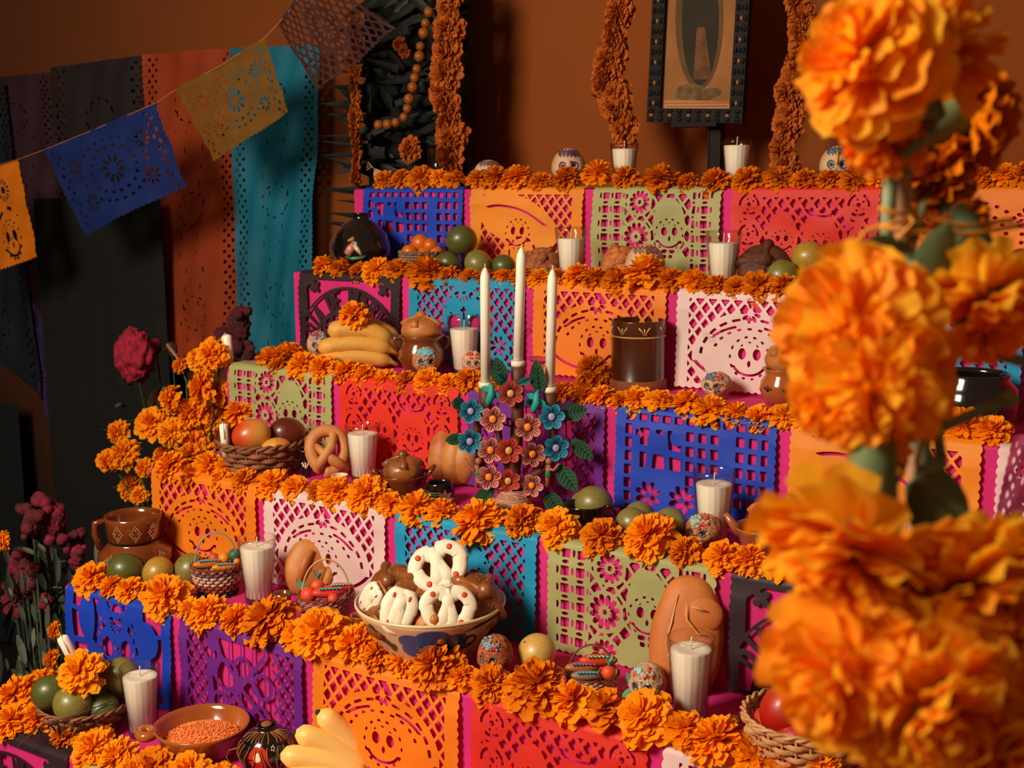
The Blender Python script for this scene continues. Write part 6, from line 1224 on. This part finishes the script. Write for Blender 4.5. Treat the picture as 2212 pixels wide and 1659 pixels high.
# stray twig by the pitcher, upright
t = thing('dry_stalk', 'thin dry stalk rising left of the large pitcher', 'twig', on_axis(208, 1228, 1, .1)); link('stem', MB().tube([(0, 0, 0), on_axis(245, 1190, 1, .12)-t.location, on_axis(278, 1158, 1, .12)-t.location], .0012, 5), M('twig', (74, 56, 34), .8), t)
# ------------------------------------------------------------------ near bouquet tied to a cane
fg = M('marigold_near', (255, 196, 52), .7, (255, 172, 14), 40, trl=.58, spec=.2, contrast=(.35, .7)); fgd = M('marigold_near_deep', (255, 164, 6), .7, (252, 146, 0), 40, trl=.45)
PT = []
for v in range(4):
    R2 = random.Random(50+v); PT.append(MB().grid(petal_grid(1, .46+.07*v, -.12+.12*v, .035+.012*v, v*1.7, 5, 3)).mesh('petal'))
def bloom(px, py, z, d, axis, label, n=150, maxang=125, seed=0, wide=1.0, stemto=None, calyx=True, mat=fg, dark=.3):
    d *= .86; P = at_depth(px, py, z); R_ = d/2; ax_ = Vector(axis).normalized(); W_ = look(RV*ax_.x-DV*ax_.z-fw*ax_.y) ; R2 = random.Random(seed)
    t = thing('marigold', label, 'flower', P, group=None); t.matrix_world = TR(P) @ W_; ga = pi*(3-sqrt(5))
    for k in range(n):
        u = (k+.5)/n; th = math.radians(maxang)*u**.6; a = k*ga+R2.uniform(-.3, .3); dd = Vector((sin(th)*cos(a), sin(th)*sin(a), cos(th)*.8)); dd = (dd+Vector([R2.uniform(-.16, .16) for _ in range(3)])).normalized()
        L = R_*(.60+.42*u)*R2.uniform(.85, 1.15); y = dd; x = y.cross(Vector((0, 0, 1))+Vector((R2.uniform(-.3, .3), R2.uniform(-.3, .3), 0))).normalized(); zz = x.cross(y)
        m = Matrix((x, y, zz)).transposed().to_4x4(); m.translation = dd*R_*.1+Vector((0, 0, R_*.25*(1-u)))
        o = link('petal', PT[R2.randrange(4)], mat if R2.random() > dark else fgd, t); o.matrix_local = m @ SC(L*wide*R2.uniform(.8, 1.15)*(.7+.5*u), L, L)
    if calyx:
        link('calyx', MB().lathe([(R_*.10, -R_*1.45), (R_*.24, -R_*1.15), (R_*.36, -R_*.6), (R_*.38, -R_*.15), (R_*.25, R_*.1)], 14), M('calyx_green', (104, 120, 76), .6, (78, 96, 56), 20), t)
    if stemto:
        q = t.matrix_world.inverted() @ at_depth(*stemto); link('stem', MB().tube([(0, 0, -R_*1.3), (Vector((0, 0, -R_*1.6))*.6+q*.4), q], [.0035, .0032, .003], 8), M('stem_pale', (116, 130, 88), .6), t)
    return t
# axis: x right, y towards the camera, z up in the picture
bloom(1885, 140, .62, .088, (-.75, .45, .35), 'large blurred marigold at the upper right pointing left', seed=1, n=130, stemto=(1960, 330, .64), wide=1.1)
bloom(2010, 110, .64, .082, (.2, .5, .8), 'blurred marigold topmost in the near bouquet', seed=2, stemto=(1960, 330, .64))
bloom(1910, 285, .66, .060, (-.3, .4, -.7), 'small drooping marigold under the uppermost near blooms', seed=12, stemto=(1960, 380, .66), mat=fgd)
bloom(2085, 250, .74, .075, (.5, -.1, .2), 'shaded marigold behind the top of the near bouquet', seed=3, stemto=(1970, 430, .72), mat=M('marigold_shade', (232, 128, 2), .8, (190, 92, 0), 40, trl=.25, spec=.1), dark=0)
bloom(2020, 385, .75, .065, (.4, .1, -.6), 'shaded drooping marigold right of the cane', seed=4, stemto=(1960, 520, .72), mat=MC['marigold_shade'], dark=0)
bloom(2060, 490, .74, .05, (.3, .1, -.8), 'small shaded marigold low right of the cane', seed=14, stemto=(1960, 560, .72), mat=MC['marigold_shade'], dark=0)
bloom(1850, 712, .62, .095, (-.5, .6, -.1), 'big ruffled marigold in the middle left of the near bouquet', seed=5, n=150, stemto=(1980, 570, .64))
bloom(1890, 835, .60, .080, (-.4, .6, -.5), 'ruffled marigold hanging below the big middle one', seed=6, n=130, stemto=(1980, 700, .66))
bloom(1790, 870, .61, .045, (-.5, .5, -.5), 'small marigold hanging at the lower left of the middle blooms', seed=16, stemto=(1900, 760, .63))
bloom(2130, 640, .66, .088, (.15, .3, -.9), 'downward marigold at the right edge of the near bouquet', seed=7, n=105, stemto=(2150, 560, .68))
bloom(1900, 960, .64, .045, (-.3, .5, -.7), 'loose half-open marigold between the green calyxes', seed=17, n=60, stemto=(1960, 900, .66))
bloom(1850, 1175, .58, .098, (-.28, .3, -.9), 'large fluted marigold hanging from a thick green calyx', seed=8, n=105, wide=1.25, stemto=(1985, 925, .62))
bloom(2085, 1250, .58, .088, (.25, .5, -.7), 'fluted marigold right of the hanging one', seed=9, n=105, wide=1.2, stemto=(2040, 1000, .62))
bloom(1930, 1310, .60, .075, (-.1, .6, -.6), 'marigold between the two fluted hanging blooms', seed=18, n=140, wide=1.2, stemto=(2010, 1100, .64))
bloom(1830, 1450, .57, .090, (-.55, .6, -.2), 'lower left marigold of the near bouquet facing left', seed=10, n=105, wide=1.3, stemto=(2000, 1250, .64))
bloom(2010, 1500, .56, .095, (.0, .8, -.3), 'large open marigold at the bottom of the near bouquet', seed=11, n=130, wide=1.3, stemto=(2030, 1200, .64))
bloom(2170, 1420, .58, .075, (.5, .5, .0), 'marigold at the right edge below the fluted blooms', seed=13, n=140, wide=1.2, stemto=(2060, 1250, .64))
bloom(2150, 1600, .56, .085, (.3, .7, -.2), 'marigold in the bottom right corner', seed=15, n=150, wide=1.3, stemto=(2060, 1350, .64))
bloom(2185, 1200, .60, .05, (.6, .4, .2), 'small marigold cut by the right edge beside the fluted blooms', seed=19, n=70, stemto=(2060, 1150, .64))
a_, b_ = at_depth(1940, 330, .68), at_depth(1975, 1100, .70); dirv = (b_-a_).normalized()
t = thing('cane', 'pale cane upright behind the near marigolds, tied with fibre', 'cane', (0, 0, 0)); low = b_+dirv*.0; pts = [at_depth(1935, 250, .67), a_, at_depth(1948, 560, .68), at_depth(1975, 800, .69), b_, Vector((b_.x, b_.y, ZF))]
cane = M('cane_pale', (178, 130, 98), .7, (150, 100, 72), 14)
link('cane_shaft', MB().tube(pts, [.0065, .0065, .006, .0045, .004, .004], 12), cane, t)
for px, py in ((1950, 610), (1985, 1075)): link('cane_node', MB().ball(at_depth(px, py, .69), .0062, 10, 8), cane, t)
t = thing('fibre_tie', 'yellow fibre knotted around the near marigold stems', 'tie', (0, 0, 0)); fib = M('fibre', (214, 140, 40), .7)
for pts_ in ([(1900, 450), (1935, 462), (1980, 455)], [(1830, 545), (1870, 500), (1935, 480), (1990, 470), (2080, 488), (2190, 475)], [(1900, 488), (1960, 500), (2100, 505), (2212, 485)], [(1935, 520), (1975, 480), (1955, 460)], [(1985, 560), (2060, 500)], [(1980, 1005), (1990, 960), (2010, 915)], [(1960, 1110), (2015, 1090)]):
    link('fibre_strand', MB().tube([at_depth(x, y, .655+.002*k) for k, (x, y) in enumerate(pts_)], .0014, 6), fib, t)
t = thing('stem_bundle', 'bundle of pale green marigold stems running down beside the cane', 'stems', at_depth(2000, 900, .68)); o0 = t.location.copy(); sg = M('stem_pale', (116, 130, 88), .6)
for pts_, r in [([(1925, 350), (1920, 450), (1915, 520), (1965, 560), (1990, 600)], .004), ([(1960, 560), (2010, 620), (2100, 720), (2170, 770), (2225, 785)], .0035), ([(2180, 860), (2110, 890), (2030, 925), (1985, 930)], .0032), ([(1965, 860), (1970, 930), (2010, 1000), (2040, 1060)], .004), ([(2000, 830), (2020, 900), (2035, 1000)], .003), ([(1990, 560), (1995, 900), (2000, 1300), (2010, 1700)], .004), ([(1795, 1350), (1780, 1380), (1840, 1400)], .004)]:
    link('stem', MB().tube([at_depth(x, y, .665)-o0 for x, y in pts_], r, 8), sg, t)
for a, b_, w_ in [((1960, 940), (1840, 1080), .030), ((2010, 1000), (2075, 1170), .026), ((1960, 530), (1850, 560), .02), ((1990, 640), (2050, 480), .022)]: link('leaf', MB().leaf(at_depth(*a, .655)-o0, at_depth(*b_, .64)-o0, w_, up=fw), M('calyx_green', (104, 120, 76), .6, (78, 96, 56), 20), t)
link('bud', MB().ball(at_depth(2180, 862, .665)-o0, .005, 10, 8), sg, t)
# magenta paper at the far right
quad_paper('paper_hanging', d_flower, 'pink', [at_depth(2185, 940, 1.15), at_depth(2420, 930, 1.1), at_depth(2420, 1290, 1.12), at_depth(2128, 1200, 1.17)], 'deep magenta cut paper hanging at the right edge', None, .006, 2, mat=M('hang_magenta', (150, 6, 70), .7, (120, 4, 56), 8, trl=.2))
